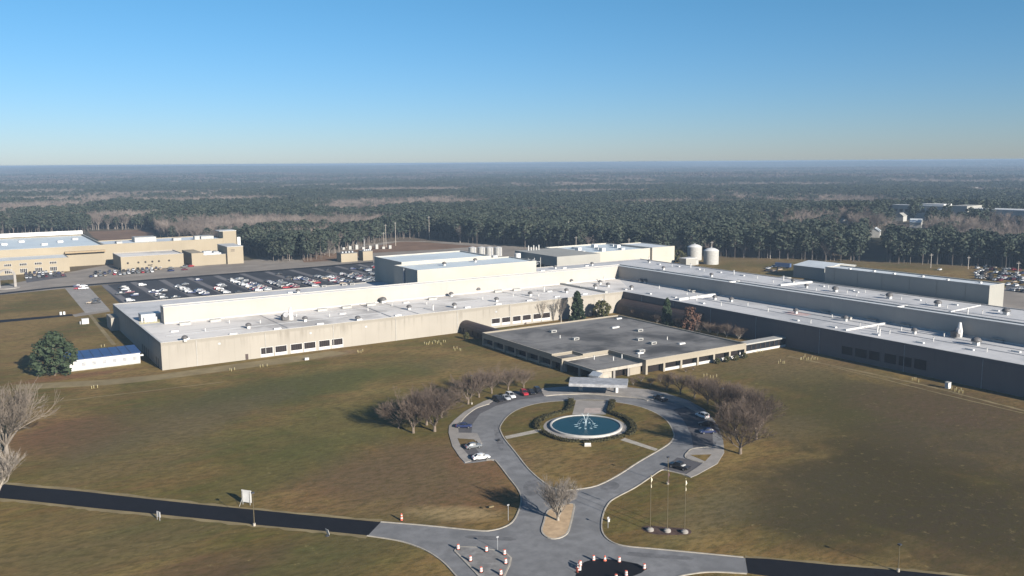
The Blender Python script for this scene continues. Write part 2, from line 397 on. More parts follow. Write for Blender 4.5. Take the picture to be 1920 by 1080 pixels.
low_right=[(1274,888),(1252,883),(1240,882),(1220,895),(1190,915),(1152,935),(1139,947),(1131,965),(1128,990),(1135,1007),(1152,1019),(1177,1025),(1220,1029),(1295,1036),(1397,1046)]
bot=[(1402,1075),(1340,1072),(1300,1075),(1262,1084),(1235,1105),(1225,1140),(925,1140),(885,1110),(855,1079),(838,1060),(820,1045),(797,1031),(770,1020),(740,1012),(690,1004)]
sheet('road',top_left+pad_left+top_right+low_right+bot,.02,M['asph'],label='grey asphalt entrance drive and loop')
sheet('road',[(-420,870),(0,907),(50,912.5),(150,921),(250,932.5),(375,946),(478,956),(590,967.5),(714,979),(690,1004),(590,994),(480,984),(450,980),(280,962.5),(175,952.5),(45,938),(0,934),(-480,893)],.02,M['newasph'],label='new black asphalt road on the left')
sheet('road',[(1397.5,1046),(1440,1048),(1565,1060),(1690,1070),(1800,1081),(2300,1130),(2300,1190),(1800,1130),(1402.5,1075)],.02,M['newasph'],label='new black asphalt road on the right')
# parking bays and footpaths of the loop
sheet('parking_bay',[(871,867),(895,865),(912,862),(895,845),(886,832),(880,824),(858,826),(852,838)],.035,M['asph2'])
sheet('parking_bay',[(852,812),(884,812),(886,795),(900,776),(930,761),(970,750),(1020,743),(1015,731),(962,738),(925,750),(896,764),(874,779),(862,793)],.035,M['asph2'])
sheet('pavement',[(872,868),(862,858),(848,837),(841,812),(842,799),(852,788),(870,773),(893,760),(907,753),(925,747),(928,750),(917,757),(893,765),(873,780),(862,793),(859,802),(860,812),(895,813),(904,832),(899,835),(893,827),(863,824),(858,822),(866,840),(880,856),(884,865)],.15,M['conc'],.14)
sheet('lawn_patch',[(858,823),(889,825),(897,834),(885,835),(864,837)],.17,M['land'],.1)
sheet('pavement',[(1020,742),(1014,733),(1017,729),(1037,727),(1068,725),(1130,724),(1180,727),(1215,731),(1250,738),(1285,750),(1330,782),(1325,784),(1280,760),(1240,748),(1214,751),(1195,746),(1140,741),(1103,738),(1070,739),(1045,740)],.15,M['conc'],.14)
sheet('pavement',[(1307,891),(1345,870),(1358,849),(1357,835),(1341,838),(1300,842),(1289,850),(1285,855),(1290,860),(1319,868),(1307,877),(1285,891),(1295,896)],.15,M['conc'],.14)
sheet('lawn_patch',[(1294,854),(1334,853),(1322,866)],.17,M['land'],.1)
sheet('parking_bay',[(1240,881),(1274,887),(1288,890),(1316,869),(1288,861),(1270,858)],.035,M['asph2'])
sheet('parking_bay',[(1290,762),(1320,784),(1336,815),(1338,836),(1300,840),(1296,815),(1280,785),(1262,768)],.035,M['asph2'])
# inner lawn of the loop
inner=[(1063,752),(1015,756),(977,766),(953,780),(938,800),(940,812),(948,826),(966,848),(992,881),(1022,907),(1037,915),(1058,919),(1082,918),(1120,911),(1160,891),(1197,867),(1240,842),(1257,830),(1264,818),(1261,807),(1254,794),(1240,781),(1214,768),(1186,760),(1157,755),(1145,752),(1105,750)]
inw=smooth_line(W(inner),3,True)
sheet('lawn_island',inw,.15,M['land'],.14,True,label='lawn island inside the drive loop')
tri=smooth_line(W([(1028,958),(1055,948),(1076,946),(1074,964),(1070,982),(1063,1001),(1046,1010),(1028,1009),(1016,997),(1020,980)]),3,True)
sheet('median_island',tri,.15,M['pine_straw'],.14,True,label='straw-mulched median island with one bare tree')
wedge=W([(856,1026),(893,1027),(930,1033),(950,1039),(958,1047),(955,1060),(945,1081),(930,1110),(918,1104),(892,1074),(869,1050),(853,1034)])
sheet('gravel_island',wedge,.14,M['gravelgrey'],.13,True,label='bare gravel traffic island fenced by barrels')
sheet('asphalt_patch',[(1085,1063),(1096,1054),(1112,1049),(1134,1048),(1163,1051),(1195,1057),(1213,1066),(1203,1074),(1185,1081),(1150,1100),(1072,1105),(1079,1080)],.035,M['newasph'],label='fresh black asphalt patch')
for pts in ([(1128,905),(1150,903),(1162,911),(1146,921),(1126,917)],[(985,905),(1006,900),(1018,917),(1000,930),(982,925)],[(880,1004),(960,1008),(958,1014),(880,1010)],[(925,800),(935,797),(945,838),(935,842)],[(1180,1035),(1290,1044),(1288,1050),(1180,1042)]):
    sheet('asphalt_patch',smooth_line(W(pts),3,True),.026,M['asphp'],None,True)
kb=MB()
ribbon(kb,inw,.32,0,.17,True)
ribbon(kb,tri,.35,0,.17,True)
ribbon(kb,[Vector(p) for p in wedge],.35,0,.16,True)
ribbon(kb,smooth_line(W(top_left+[(924,863),(912,863)]),3),.28,0,.16)
ribbon(kb,smooth_line(W([(1288,891),(1274,888),(1252,883),(1240,882),(1220,895),(1190,915),(1152,935),(1139,947),(1131,965),(1128,990),(1135,1007),(1152,1019),(1177,1025),(1220,1029),(1295,1036),(1394,1045.5)]),3),.28,0,.16)
ribbon(kb,smooth_line(W([(1400,1076),(1340,1073),(1300,1076),(1262,1085),(1235,1106)]),3),.35,0,.16)
ribbon(kb,smooth_line(W([(688,1005),(740,1013),(770,1021),(797,1032),(820,1046),(838,1061),(855,1080),(885,1111)]),3),.28,0,.16)
ribbon(kb,smooth_line(W([(862,794),(873,781),(893,766),(917,758)]),4),.32,0,.19)
ribbon(kb,smooth_line(W([(1023,743),(1045,741),(1070,740),(1103,739),(1140,742),(1195,747),(1214,752)]),4),.32,0,.19)
ribbon(kb,smooth_line(W([(1319,868.5),(1290,861),(1285,855.5),(1289,849),(1300,841.5),(1336,838)]),4),.35,0,.19)
tag(kb.build('kerb',M['kerb']),'pale concrete kerbs of the entrance drive','kerb',kind='structure')
# gravel shoulders of the black road
def shoulder(line,w_,seed):
    r_=random.Random(seed); pts=smooth_line(W(line),10); mb=MB(); lp=[];rp=[]
    for i,p in enumerate(pts):
        a=pts[max(0,i-1)];b=pts[min(len(pts)-1,i+1)];d=(b-a).normalized();o=Vector((-d.y,d.x))
        lp.append(p+o*w_*(.25+.55*r_.random())); rp.append(p-o*w_*(.25+.55*r_.random()))
    n=len(pts); mb.add([(q.x,q.y,.012) for q in lp]+[(q.x,q.y,.012) for q in rp],[(n+i,n+i+1,i+1,i) for i in range(n-1)])
    return mb
for k,(ln,w_) in enumerate((([(0,906),(150,920),(375,945),(590,966.5),(714,978)],1.5),([(-100,927),(45,940),(175,954),(280,964),(450,981),(590,995),(690,1005)],1.7),([(1397,1045),(1565,1059),(1690,1069),(1800,1080),(2000,1100)],1.3))):
    tag(shoulder(ln,w_,k).build('road_shoulder',M['straw']),kind='structure')
# tracks and yards round the plant
sheet('track',[(30,721),(200,712),(300,702),(480,677),(560,667),(620,658),(656,662),(560,678),(480,688),(300,712),(200,722),(30,731)],.012,M['straw'],label='worn straw-coloured track along the cream wing')
for ln,w_ in (([(1478,668),(1540,681),(1640,702),(1740,724),(1850,752),(2000,790)],1.1),([(1560,688),(1660,712),(1780,742),(1920,775)],.7),([(40,760),(200,742),(420,716)],.6),([(650,600),(690,650)],.01)):
    if w_>.1: tag(shoulder(ln,w_,int(w_*10)).build('track',M['straw']),'faint worn wheel track in the lawn',kind='structure')
sheet('track',[(165,590),(172,590),(218,646),(210,647)],.012,M['straw'])
sheet('road',[(-60,608),(0,600),(135,589),(137,592),(0,605),(-60,613)],.014,M['newasph'])
sheet('yard',[(136,590),(160,585),(205,581),(207,584),(168,590),(140,594)],.016,M['gravel'])
sheet('yard',[(-80,548),(0,536),(120,512),(200,497),(470,488),(500,482),(600,470),(720,455),(900,455),(1150,470),(1300,480),(1450,485),(1600,490),(1960,505),(1960,590),(1400,510),(1150,490),(700,498),(470,512),(300,524),(122,541),(0,553),(-80,565)],.008,M['gravel'],label='bare gravel yards behind the plant')
sheet('road',[(-60,556),(0,549.5),(100,538.5),(250,526),(475,509),(590,500),(700,490.5),(700,493),(590,502.5),(475,511.5),(250,529),(100,541),(0,552.5),(-60,560)],.022,M['newasph'])
sheet('pavement',[(122,541),(165,536),(206,581),(160,587)],.024,M['conc'])
for ln,w_ in (([(560,470),(640,461),(700,457),(760,452.5),(860,455.5),(960,462),(1080,468),(1250,479),(1400,486)],5),([(1340,489),(1500,494),(1640,500),(1760,505),(1840,512),(1990,530)],5)):
    mb=MB(); ribbon(mb,smooth_line(W(ln),4),w_,0,.07); tag(mb.build('service_road',pbr('pale_track',(.30,.26,.22),.95,.15,.1,.1)),'pale service road along the wood edge',kind='structure')
m_,n_,b_=newmat('lot_asphalt'); p_=n_.pos(); s_=n_('ShaderNodeSeparateXYZ',ins={0:p_})
fr=n_.math('FRACT',n_.math('DIVIDE',n_.math('ADD',s_.outputs[0],n_.math('MULTIPLY',n_.noise(p_,.03,2),1.5)),17.6))
band=n_.math('SUBTRACT',n_.ramp(fr,.40,.46),n_.ramp(fr,.62,.68))
band=n_.math('MULTIPLY',band,n_.math('ADD',.35,n_.math('MULTIPLY',n_.noise(n_.mapv(p_,(.15,.02,1)),1,4),.9)))
cc=n_.mix(n_.ramp(n_.noise(p_,.02,4),.3,.7),(.024,.024,.027),(.048,.046,.049)); cc=n_.mix(band,cc,(.15,.14,.14))
m_.node_tree.links.new(cc,b_.inputs['Base Color']); b_.inputs['Roughness'].default_value=.85; b_.inputs['Specular IOR Level'].default_value=.2
M['lot']=m_
sheet('parking_lot',[(190,534),(250,528.5),(475,511),(590,502),(700,493),(760,489)]+[],.02,M['lot']) if False else None
lot=[tuple(P(190,535)[:2])]+[tuple(P(*p)[:2]) for p in ((250,528.8),(475,511.3),(590,502.3),(720,491.5))]+[(280,447),(73,447)]
sheet('parking_lot',lot,.026,M['lot'],None,True,label='black asphalt car park behind the cream wing')
sheet('parking_lot',[(1826,500),(1870,494),(1990,500),(1990,540),(1930,534)],.02,M['asph2'])
sheet('parking_lot',[(1886,532),(1960,540),(1960,556),(1886,545)],.02,M['asph2'])
sheet('parking_lot',[(45,514),(118,507),(126,519),(50,530)],.02,M['asph2'])
sheet('clearing',[(165,434),(285,430),(290,441),(240,452),(196,455),(175,445)],.05,M['redsoil'],label='bare red soil clearing at the wood edge')
sheet('clearing',[(560,478),(640,474),(700,462),(760,452),(820,456),(900,462),(820,468),(700,474),(640,488),(570,492)],.05,M['redsoil'])

# ------------------------------------------------------------------ buildings
def walls_roof(t,x0,x1,y0,y1,zt,wall,roof,par=.45,name_w='wall',cop=True,z0=0):
    ol=[(x0,y0),(x1,y0),(x1,y1),(x0,y1)]
    MB().ring(ol,.4,z0,zt,0).build(name_w,wall,t)
    rf=MB().prism([(x0+.4,y0+.4),(x1-.4,y0+.4),(x1-.4,y1-.4),(x0+.4,y1-.4)],zt-par-.3,zt-par).build('roof',roof,t)
    if cop: MB().ring([(x0-.06,y0-.06),(x1+.06,y0-.06),(x1+.06,y1+.06),(x0-.06,y1+.06)],.52,zt+.003,zt+.1).build('coping',M['coping'],t)
    return rf
# main L-shaped factory
XL,YF,XR,YB,XE,YS=61.5,332.,282.,440.,388.,40.
fac=thing('factory_building','huge L-shaped cream factory with flat pale roofs and raised monitors','factory',(0,0,0))
OL=[(XL,YF),(XR,YF),(XR,YS),(XE,YS),(XE,YB),(XL,YB)]
m1=MB(); m1.ring(OL,.5,0,10.3); m1.build('wall',M['cream'],fac)
MB().prism([(XL+.5,YF+.5),(XR+6,YF+.5),(313.2,373.2),(XL+.5,373.2)],9.7,10.05).build('roof',M['roof'],fac)
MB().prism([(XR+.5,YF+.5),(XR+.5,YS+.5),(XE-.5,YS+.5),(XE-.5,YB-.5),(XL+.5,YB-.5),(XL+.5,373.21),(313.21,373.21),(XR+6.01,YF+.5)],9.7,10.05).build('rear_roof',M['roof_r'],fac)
MB().ring([(XL-.08,YF-.08),(XR-.08,YF-.08),(XR-.08,YS-.08),(XE+.08,YS-.08),(XE+.08,YB+.08),(XL-.08,YB+.08)],.66,10.303,10.42).build('coping',M['coping'],fac)
CL=[(71,373),(313,373),(313,YS+1),(319,YS+1),(319,379.),(71,379.)]
MB().ring(CL,.4,10.05,17).build('monitor_wall',M['clere'],fac)
MB().prism([(71.4,373.4),(313.4,373.4),(313.4,YS+1.4),(318.6,YS+1.4),(318.6,378.6),(71.4,378.6)],16.3,16.7).build('monitor_roof',M['roof2'],fac)
MB().ring([(70.9,372.9),(312.9,372.9),(312.9,YS+.9),(319.1,YS+.9),(319.1,379.1),(70.9,379.1)],.7,17.003,17.2).build('coping',M['coping'],fac)
# skirt where monitor meets roof
MB().box(71,312.9,372.5,372.9,10.06,10.6).box(312.5,312.9,YS+2,372.5,10.06,10.6).build('flashing',M['coping'],fac)
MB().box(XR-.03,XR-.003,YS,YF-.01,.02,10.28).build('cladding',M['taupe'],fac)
# windows of the cream wing
def window_row_Y(pxs,yt,yb,Y,frame,glass,parent,under=True):
    for (a,b) in pxs:
        xa,za=onY(a,(yt(a)),Y); xb,zb=onY(b,yt(b),Y); _,z0=onY(a,yb(a),Y)
        z1=(za+zb)/2
        w_=MB(); w_.box(xa-.18,xb+.18,Y-.14,Y-.003,z1,z1+.15); w_.box(xa-.18,xb+.18,Y-.12,Y-.003,z0-(1.1 if under else .3),z0)
        w_.box(xa-.18,xa,Y-.13,Y-.003,z0,z1); w_.box(xb,xb+.18,Y-.13,Y-.003,z0,z1)
        o=w_.build('window',frame,parent)
        g=MB().box(xa+.003,xb-.003,Y-.05,Y-.004,z0+.003,z1-.003); k=5
        g.build('pane',glass,o)
        mu=MB()
        for i in range(1,k):
            x=xa+(xb-xa)*i/k; mu.box(x-.05,x+.05,Y-.09,Y-.052,z0+.01,z1-.01)
        mu.build('mullion',M['brown'],o)
lin=lambda x0,y0,x1,y1:(lambda x:y0+(y1-y0)*(x-x0)/(x1-x0))
window_row_Y([(489,511),(516,537),(545,566),(570,591),(598,618),(622,642)],lin(489,653,642,634),lin(489,664.5,642,645.5),YF,M['white'],M['glass'],fac)
window_row_Y([(922,937),(941,956),(961.5,976),(980,995),(1000,1014),(1016,1031)],lin(922,598,1031,585.5),lin(922,607,1031,595),YF,M['white'],M['glass'],fac)
for i,(a,b) in enumerate([(1579,1599),(1604,1626),(1630,1650),(1659,1681),(1686,1710),(1715,1738)]):
    yt=lin(1579,648,1738,676); yb=lin(1579,663,1738,695)
    ya,z1=onX(a,yt(a),XR); yb_,_=onX(b,yt(b),XR); _,z0=onX(a,yb(a),XR)
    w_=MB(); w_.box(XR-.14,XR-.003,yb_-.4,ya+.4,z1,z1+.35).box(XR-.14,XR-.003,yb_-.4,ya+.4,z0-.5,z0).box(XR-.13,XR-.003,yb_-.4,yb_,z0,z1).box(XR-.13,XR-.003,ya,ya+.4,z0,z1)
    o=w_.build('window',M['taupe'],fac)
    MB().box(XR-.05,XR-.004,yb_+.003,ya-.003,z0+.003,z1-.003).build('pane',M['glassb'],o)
dk=MB()
for y_ in (338,341.5,357,361,365,369): dk.box(XL-.08,XL-.003,y_,y_+1.3,0.1,3.4)
for i,y_ in enumerate((338,341.5,357,361,365,369)):
    MB().box(XL-.08,XL-.003,y_,y_+1.3,.05,3.4).build('door',M['glassb'],fac)
# downpipes
for x_ in (74,100,128,156,186,214,244,270):
    MB().box(x_-.09,x_+.09,YF-.2,YF-.01,0,9.8).build('downpipe',M['offwhite'],fac)
for y_ in (318,296,272,246,214,178,150,128,104):
    MB().box(XR-.2,XR-.01,y_-.09,y_+.09,0,9.8).build('downpipe',M['grey'],fac)
# expansion-joint kerbs crossing the roofs
def joint(px0,py0,px1,py1,zr,w_,h_,mat,nm='roof_joint'):
    a=P(px0,py0,zr);b=P(px1,py1,zr); mb=MB()
    ribbon(mb,[Vector(a[:2]),Vector(b[:2])],w_,zr-.04,zr+h_); mb.build(nm,mat,fac)
joint(674,571,737,596,10.05,.35,.2,M['grey']); joint(1052,533,1137,549,10.05,1.6,.8,M['offwhite'])
joint(1271,563,1354,552,10.05,2.0,1.0,M['white']); joint(1585,620,1667,606,10.05,.9,.6,M['white'])
joint(1462,536,1521,530,10.05,1.6,.9,M['white']); joint(1680,577,1700,574,16.75,.7,.5,M['white']); joint(1782,585,1838,573,10.05,.5,.4,M['white'])
joint(1366,530,1386,528,16.75,.8,.5,M['white'])
# reddish stain of the fan on the grey wing
q=P(1496,588,10.05); st=MB(); rr=random.Random(3)
st.prism([(q.x+(3.2+rr.random()*1.3)*math.cos(i*.4),q.y+(5+rr.random()*2)*math.sin(i*.4)) for i in range(16)],10.05,10.056,side=False)
st.build('rust_stain',pbr('rust_stain',(.50,.37,.35),.8,.15,.6),fac)
# lean-to left end annex of factory
MB().box(58.3,XL-.003,426,439,0,6).build('annex',M['cream'],fac)

for (y_,x0,x1) in ((345.5,66,180),(361,120,268),(351,190,276)): MB().tube((x0,y_,10.2),(x1,y_,10.2),.11,.11,6).build('conduit',M['galv'],fac)
for (x_,y0,y1) in ((297,70,300),(305,120,260),(340,80,380),(362,130,330)): MB().tube((x_,y0,10.2),(x_,y1,10.2),.11,.11,6).build('conduit',M['galv'],fac)
for (x_,y0,y1) in ((110,334,371),(168,334,371),(232,334,371)): MB().tube((x_,y0,10.2),(x_,y1,10.2),.09,.09,6).build('conduit',M['galv'],fac)
for (x_,z_) in ((92,2.2),(222,2.2),(262,2.2)): MB().box(x_,x_+1.1,YF-.07,YF-.003,.05,2.25).build('door',M['brown'],fac)
for x_ in (82,118,142,206,238,268): MB().box(x_,x_+.9,YF-.12,YF-.003,7.2,7.9).build('louvre',M['galv'],fac)
# tall hall on the cream wing
tb=thing('tall_hall','tall pale box-shaped hall rising behind the cream wing, its left side in grey shade','industrial hall',(0,0,0))
walls_roof(tb,194,266,386,413,22,M['tallwall'],M['rooftop3'],z0=10.06)
MB().ring([(198.5,413.1),(254,413.1),(254,448),(198.5,448)],.4,0,23.2).build('rear_wall',M['tallwall'],tb)
MB().prism([(198.9,413.5),(253.6,413.5),(253.6,447.6),(198.9,447.6)],22.4,22.7).build('rear_roof',M['rooftop3'],tb)
MB().ring([(198.4,413.0),(254.1,413.0),(254.1,448.1),(198.4,448.1)],.6,23.203,23.35).build('coping',M['coping'],tb)
MB().box(193.2,193.99,400,401,12,21.5).build('downpipe',M['grey'],tb)
MB().box(193.4,265,385.6,385.97,10.07,11).build('plinth',M['coping'],tb)

# grey warehouse beyond the right wing
gh=thing('warehouse','long grey windowless warehouse with one sunlit cream end, beyond the right wing','warehouse',(0,0,0))
walls_roof(gh,392,404.5,208,296,18.5,M['greywall'],M['roof2'])
for y_ in (290,276,262,247,233,219): MB().box(391.8,391.99,y_,y_+.2,0,18).build('downpipe',M['greywall'],gh)
for (y_,x_) in ((283,395),(270,397),(258,396),(244,398),(230,396),(216,399)):
    MB().box(x_,x_+1.4,y_,y_+1.0,18.05,18.75).build('roof_vent',M['white'],gh)
g2=thing('shed','low shed with a pale metal pitched roof left of the grey warehouse','shed',(0,0,0))
def gable(t,x0,x1,y0,y1,ze,zr,wall,roof,axis='y',over=.4):
    if axis=='y':
        xm=(x0+x1)/2
        MB().add([(x0,y0,0),(x1,y0,0),(x1,y1,0),(x0,y1,0),(x0,y0,ze),(x1,y0,ze),(x1,y1,ze),(x0,y1,ze),(xm,y0,zr),(xm,y1,zr)],[(0,1,5,8,4),(1,2,6,5),(2,3,7,9,6),(3,0,4,7)]).build('wall',wall,t)
        k=(zr-ze)/(xm-x0)*over
        MB().add([(x0-over,y0-over,ze-k+.05),(xm,y0-over,zr+.05),(x1+over,y0-over,ze-k+.05),(x0-over,y1+over,ze-k+.05),(xm,y1+over,zr+.05),(x1+over,y1+over,ze-k+.05),
            (x0-over,y0-over,ze-k+.25),(xm,y0-over,zr+.25),(x1+over,y0-over,ze-k+.25),(x0-over,y1+over,ze-k+.25),(xm,y1+over,zr+.25),(x1+over,y1+over,ze-k+.25)],
            [(6,7,10,9),(7,8,11,10),(0,3,4,1),(1,4,5,2),(0,6,9,3),(2,5,11,8),(0,1,7,6),(1,2,8,7),(3,9,10,4),(4,10,11,5)]).build('roof',roof,t)
    else:
        ym=(y0+y1)/2
        MB().add([(x0,y0,0),(x1,y0,0),(x1,y1,0),(x0,y1,0),(x0,y0,ze),(x1,y0,ze),(x1,y1,ze),(x0,y1,ze),(x0,ym,zr),(x1,ym,zr)],[(0,1,5,4),(1,2,6,9,5),(2,3,7,6),(3,0,4,8,7)]).build('wall',wall,t)
        k=(zr-ze)/(ym-y0)*over
        MB().add([(x0-over,y0-over,ze-k+.05),(x0-over,ym,zr+.05),(x0-over,y1+over,ze-k+.05),(x1+over,y0-over,ze-k+.05),(x1+over,ym,zr+.05),(x1+over,y1+over,ze-k+.05),
            (x0-over,y0-over,ze-k+.25),(x0-over,ym,zr+.25),(x0-over,y1+over,ze-k+.25),(x1+over,y0-over,ze-k+.25),(x1+over,ym,zr+.25),(x1+over,y1+over,ze-k+.25)],
            [(6,9,10,7),(7,10,11,8),(0,1,4,3),(1,2,5,4),(0,3,9,6),(2,8,11,5),(0,6,7,1),(1,7,8,2),(3,4,10,9),(4,5,11,10)]).build('roof',roof,t)
gable(g2,459,490,347,371,7.6,9.6,M['greywall'],M['roof2'])
g3=thing('shed','long low white-roofed shed behind the grey warehouse','shed',(0,0,0))
gable(g3,452,476,282,340,5.6,8.2,M['greywall'],M['roof2'])
q=P(1565,528,0)
ct=thing('shipping_container','blue container with a white end beside the grey warehouse','container',(418,327,0),.02)
MB().box(-3,3,-1.6,1.6,.2,3.8).build('body',M['cartruck'],ct)
MB().box(-1.4,3.02,-1.68,-1.603,.4,3.6).build('end_panel',M['white'],ct); MB().box(-3,3,-1.5,1.5,3.803,3.9).build('roof',M['galv'],ct)
lf=thing('loading_frame','open white loading frame beside the blue container','loading frame',(412,338,0))
for x_,y_ in ((-4,0),(4,0),(-4,5),(4,5)): MB().box(x_-.2,x_+.2,y_-.2,y_+.2,0,6).build('post',M['white'],lf)
MB().box(-4.3,4.3,-.3,5.3,6.003,6.5).build('deck',M['offwhite'],lf)
hp=thing('storage_hopper','small white hopper tank near the loading frame','hopper',(408,352,0))
MB().cyl(0,0,1.4,2.4,6,14).cyl(0,0,.4,1.0,2.39,14,1.4,top=False).build('vessel',M['white'],hp)
for i in range(4): MB().box(1.1*math.cos(i*1.57+.78)-.1,1.1*math.cos(i*1.57+.78)+.1,1.1*math.sin(i*1.57+.78)-.1,1.1*math.sin(i*1.57+.78)+.1,0,2.6).build('leg',M['grey'],hp)

# beige plant on the left
bb=thing('beige_plant','large beige plant with a two-storey office front at the far left','factory',(0,0,0))
walls_roof(bb,-40,98,721,848,15,M['beige'],M['rooftop3'],1.2)
MB().ring([(-40.2,846),(98.2,846),(98.2,848.3),(-40.2,848.3)],.5,15.01,18.2).build('parapet',M['white'],bb)
MB().ring([(98.1,722),(187,722),(187,760),(98.1,760)],.4,0,15.2).build('side_wall',M['beige'],bb)
MB().prism([(98.5,722.4),(186.6,722.4),(186.6,759.6),(98.5,759.6)],14.2,14.6).build('side_roof',M['roof2'],bb)
MB().ring([(-40,690),(70,690),(70,720.9),(-40,720.9)],.4,0,10).build('office_wall',M['beige'],bb)
MB().prism([(-39.6,690.4),(69.6,690.4),(69.6,720.5),(-39.6,720.5)],9.2,9.6).build('office_roof',M['roof2'],bb)
MB().box(70.4,98,717,720.9,10.2,11.4).build('canopy',pbr('tan_trim',(.30,.22,.13),.7,.1),bb)
for i in range(7):
    x_=62-i*9.3
    for z_,h_ in ((6.2,1.4),(1.2,2.6)):
        o=MB().box(x_-4.6,x_,689.85,689.997,z_-.15,z_+h_+.15).build('window',M['coping'],bb)
        pn=MB()
        for k in range(4): pn.box(x_-4.4+k*1.1,x_-3.5+k*1.1,689.75,689.846,z_,z_+h_)
        pn.build('pane',M['glass'],o)
MB().box(100,187,716,721.9,15.21,16.3).build('roof_duct',M['coping'],bb) if False else None
for (x0,x1,y0,y1,h_) in ((122,138,735,748,3.6),(150,156,730,736,2),(166,170,728,733,3),(172,182,732,745,2.2),(108,112,730,738,1.5)):
    MB().box(x0,x1,y0,y1,14.61,14.6+h_).build('roof_unit',M['offwhite'],bb)
for i,(a,b) in enumerate(((690,737),(712,741),(748,736),(760,744),(776,738),(800,742))):
    MB().box(20+i*13,24+i*13,760+(i%3)*20,766+(i%3)*20,13.81,15.2).build('roof_unit',M['white'],bb)
fs=thing('front_shed','beige flat-roofed block with a row of six round windows in the left background','industrial block',(0,0,0))
walls_roof(fs,101,144,670,705,9.8,M['beige'],M['roof'])
for px in (239.6,259.5,272.6,285.6,298,317):
    x_,z_=onY(px,493.5-(px-239)*.065,670); MB().add([(x_+.75*math.cos(i*.5236),669.95,z_+.75*math.sin(i*.5236)) for i in range(12)]+[(x_+.75*math.cos(i*.5236),669.997,z_+.75*math.sin(i*.5236)) for i in range(12)],[tuple(range(12))]+[(i,12+i,12+(i+1)%12,(i+1)%12) for i in range(12)]).build('window',M['glass'],fs)
MB().box(119,122,668.6,669.99,2.9,3.2).build('door_canopy',M['brown'],fs)
lw=thing('low_wing','low beige block with rooftop pipes between the round-window block and the tower','industrial block',(0,0,0))
walls_roof(lw,158,174.9,669,700,7.6,M['beige'],M['roof2'])
MB().box(149.5,158.2,668.5,700,0,9.6).build('end_block',M['beige'],lw)
for (x0,x1,y0,y1,h_) in ((160,173,676,679,1.1),(162,168,684,690,1.8),(169,173,682,688,1.4)): MB().box(x0,x1,y0,y1,7.16,7.15+h_).build('roof_unit',M['galv'],lw)
tw=thing('tower','beige stair tower standing above the beige plant at the left','tower',(0,0,0))
MB().box(175,187,666,694,0,13).build('lower_block',M['beige'],tw); MB().box(174.8,187.2,665.8,694.2,13.003,13.3).build('coping',M['coping'],tw)
MB().box(187.3,198,723,737,0,20.8).build('shaft',M['beige'],tw); MB().box(184.5,198.2,722.8,737.2,20.803,21.2).build('cap',M['coping'],tw)
MB().box(198.4,201,722,726,0,15.5).build('flue',M['white'],tw)
for k in range(2): MB().box(177.6,180.6,665.9,665.98,10.6-k*1.0,11.0-k*1.0).build('lettering',M['brown'],tw)
# entrance arch at far left edge
q=P(14,540); ar=thing('entrance_arch','grey arched gateway portal in front of the beige plant at the far left','gateway',(q.x,q.y,0),.05)
for s in (-1,1): MB().box(s*4.4-.7,s*4.4+.7,-.9,.9,0,8).build('pillar',M['conc'],ar)
arc=MB()
for i in range(10):
    a0=math.pi*i/10;a1=math.pi*(i+1)/10
    for y_ in (-.9,.9):
        pass
    f=lambda a,r,y:(r*math.cos(a),y,8.003+r*.75*math.sin(a))
    arc.add([f(a0,3.7,-.9),f(a0,5.1,-.9),f(a1,5.1,-.9),f(a1,3.7,-.9),f(a0,3.7,.9),f(a0,5.1,.9),f(a1,5.1,.9),f(a1,3.7,.9)],[(0,1,2,3),(7,6,5,4),(1,5,6,2),(0,3,7,4)])
arc.build('arch',M['conc'],ar); MB().cyl(0,0,7,0,.5,24).build('plinth',M['conc'],ar)
MB().box(-3.69,3.69,.2,.5,5,7.9).build('grille',M['dark'],ar)

# process buildings behind the factory
bp=thing('process_building','pale process building with grey storey on legs, behind the factory','industrial block',(0,0,0))
def pbox(name,px0,px1,pyb,z0,z1,depth,mat):
    a=P(px0,pyb);b=P(px1,pyb); return MB().box(a.x,b.x,a.y,a.y+depth,z0,z1).build(name,mat,bp)
# main lit hall
walls_roof(bp,366,424,470,520,13,M['tallwall'],M['rooftop3'],.8)
MB().ring([(424.2,468),(446,468),(446,505),(424.2,505)],.4,0,13.5).build('end_block',M['tallwall'],bp)
MB().prism([(424.6,468.4),(445.6,468.4),(445.6,504.6),(424.6,504.6)],12.6,13).build('end_roof',M['roof2'],bp)
MB().box(330,365.9,455,505,7.5,14).build('upper_storey',M['greywall'],bp)
for x_ in range(331,366,5):
    for y_ in (456,470): MB().box(x_-.2,x_+.2,y_-.2,y_+.2,0,7.48).build('leg',M['galv'],bp)
MB().box(330,365,478,500,0,7.4).build('under_block',M['dark'],bp)
for i in range(9):
    x_=368+i*6; MB().box(x_,x_+3,478+(i%3)*12,482+(i%3)*12,12.21,13.6+(i%2)).build('roof_unit',M['white'],bp)
for i in range(5): MB().tube((334,448-.9*i,3+i*.9),(392,448-.9*i,3+i*.9),.35,.35,8).build('pipe',M['galv'],bp)
for i in range(12): MB().box(334+i*5,334.3+i*5,444,448.5,0,8).build('rack_post',M['galv'],bp)
for i in range(5): MB().cyl(338+i*2.2,500,.35,14.01,17.5-(i%2)*1.2,8).build('stack',M['white'],bp)
rk=thing('pipe_rack','tangle of white pipework and vessels left of the process building','pipework',(0,0,0))
r4=random.Random(4)
for i in range(6): MB().cyl(292+i*6.2,478+r4.random()*14,1.3+r4.random(),0,9+r4.random()*6,12).build('vessel',M['white'],rk)
for i in range(10): MB().tube((285+r4.random()*4,466+i*2.4,4+r4.random()*7),(326,466+i*2.4,4+r4.random()*7),.3,.3,6).build('pipe',M['galv'],rk)
for i in range(9): MB().box(286+i*4.8,286.35+i*4.8,466,466.4,0,13).build('post',M['offwhite'],rk)
MB().box(300,312,470,480,4,10).build('cabin',M['dark'],rk)
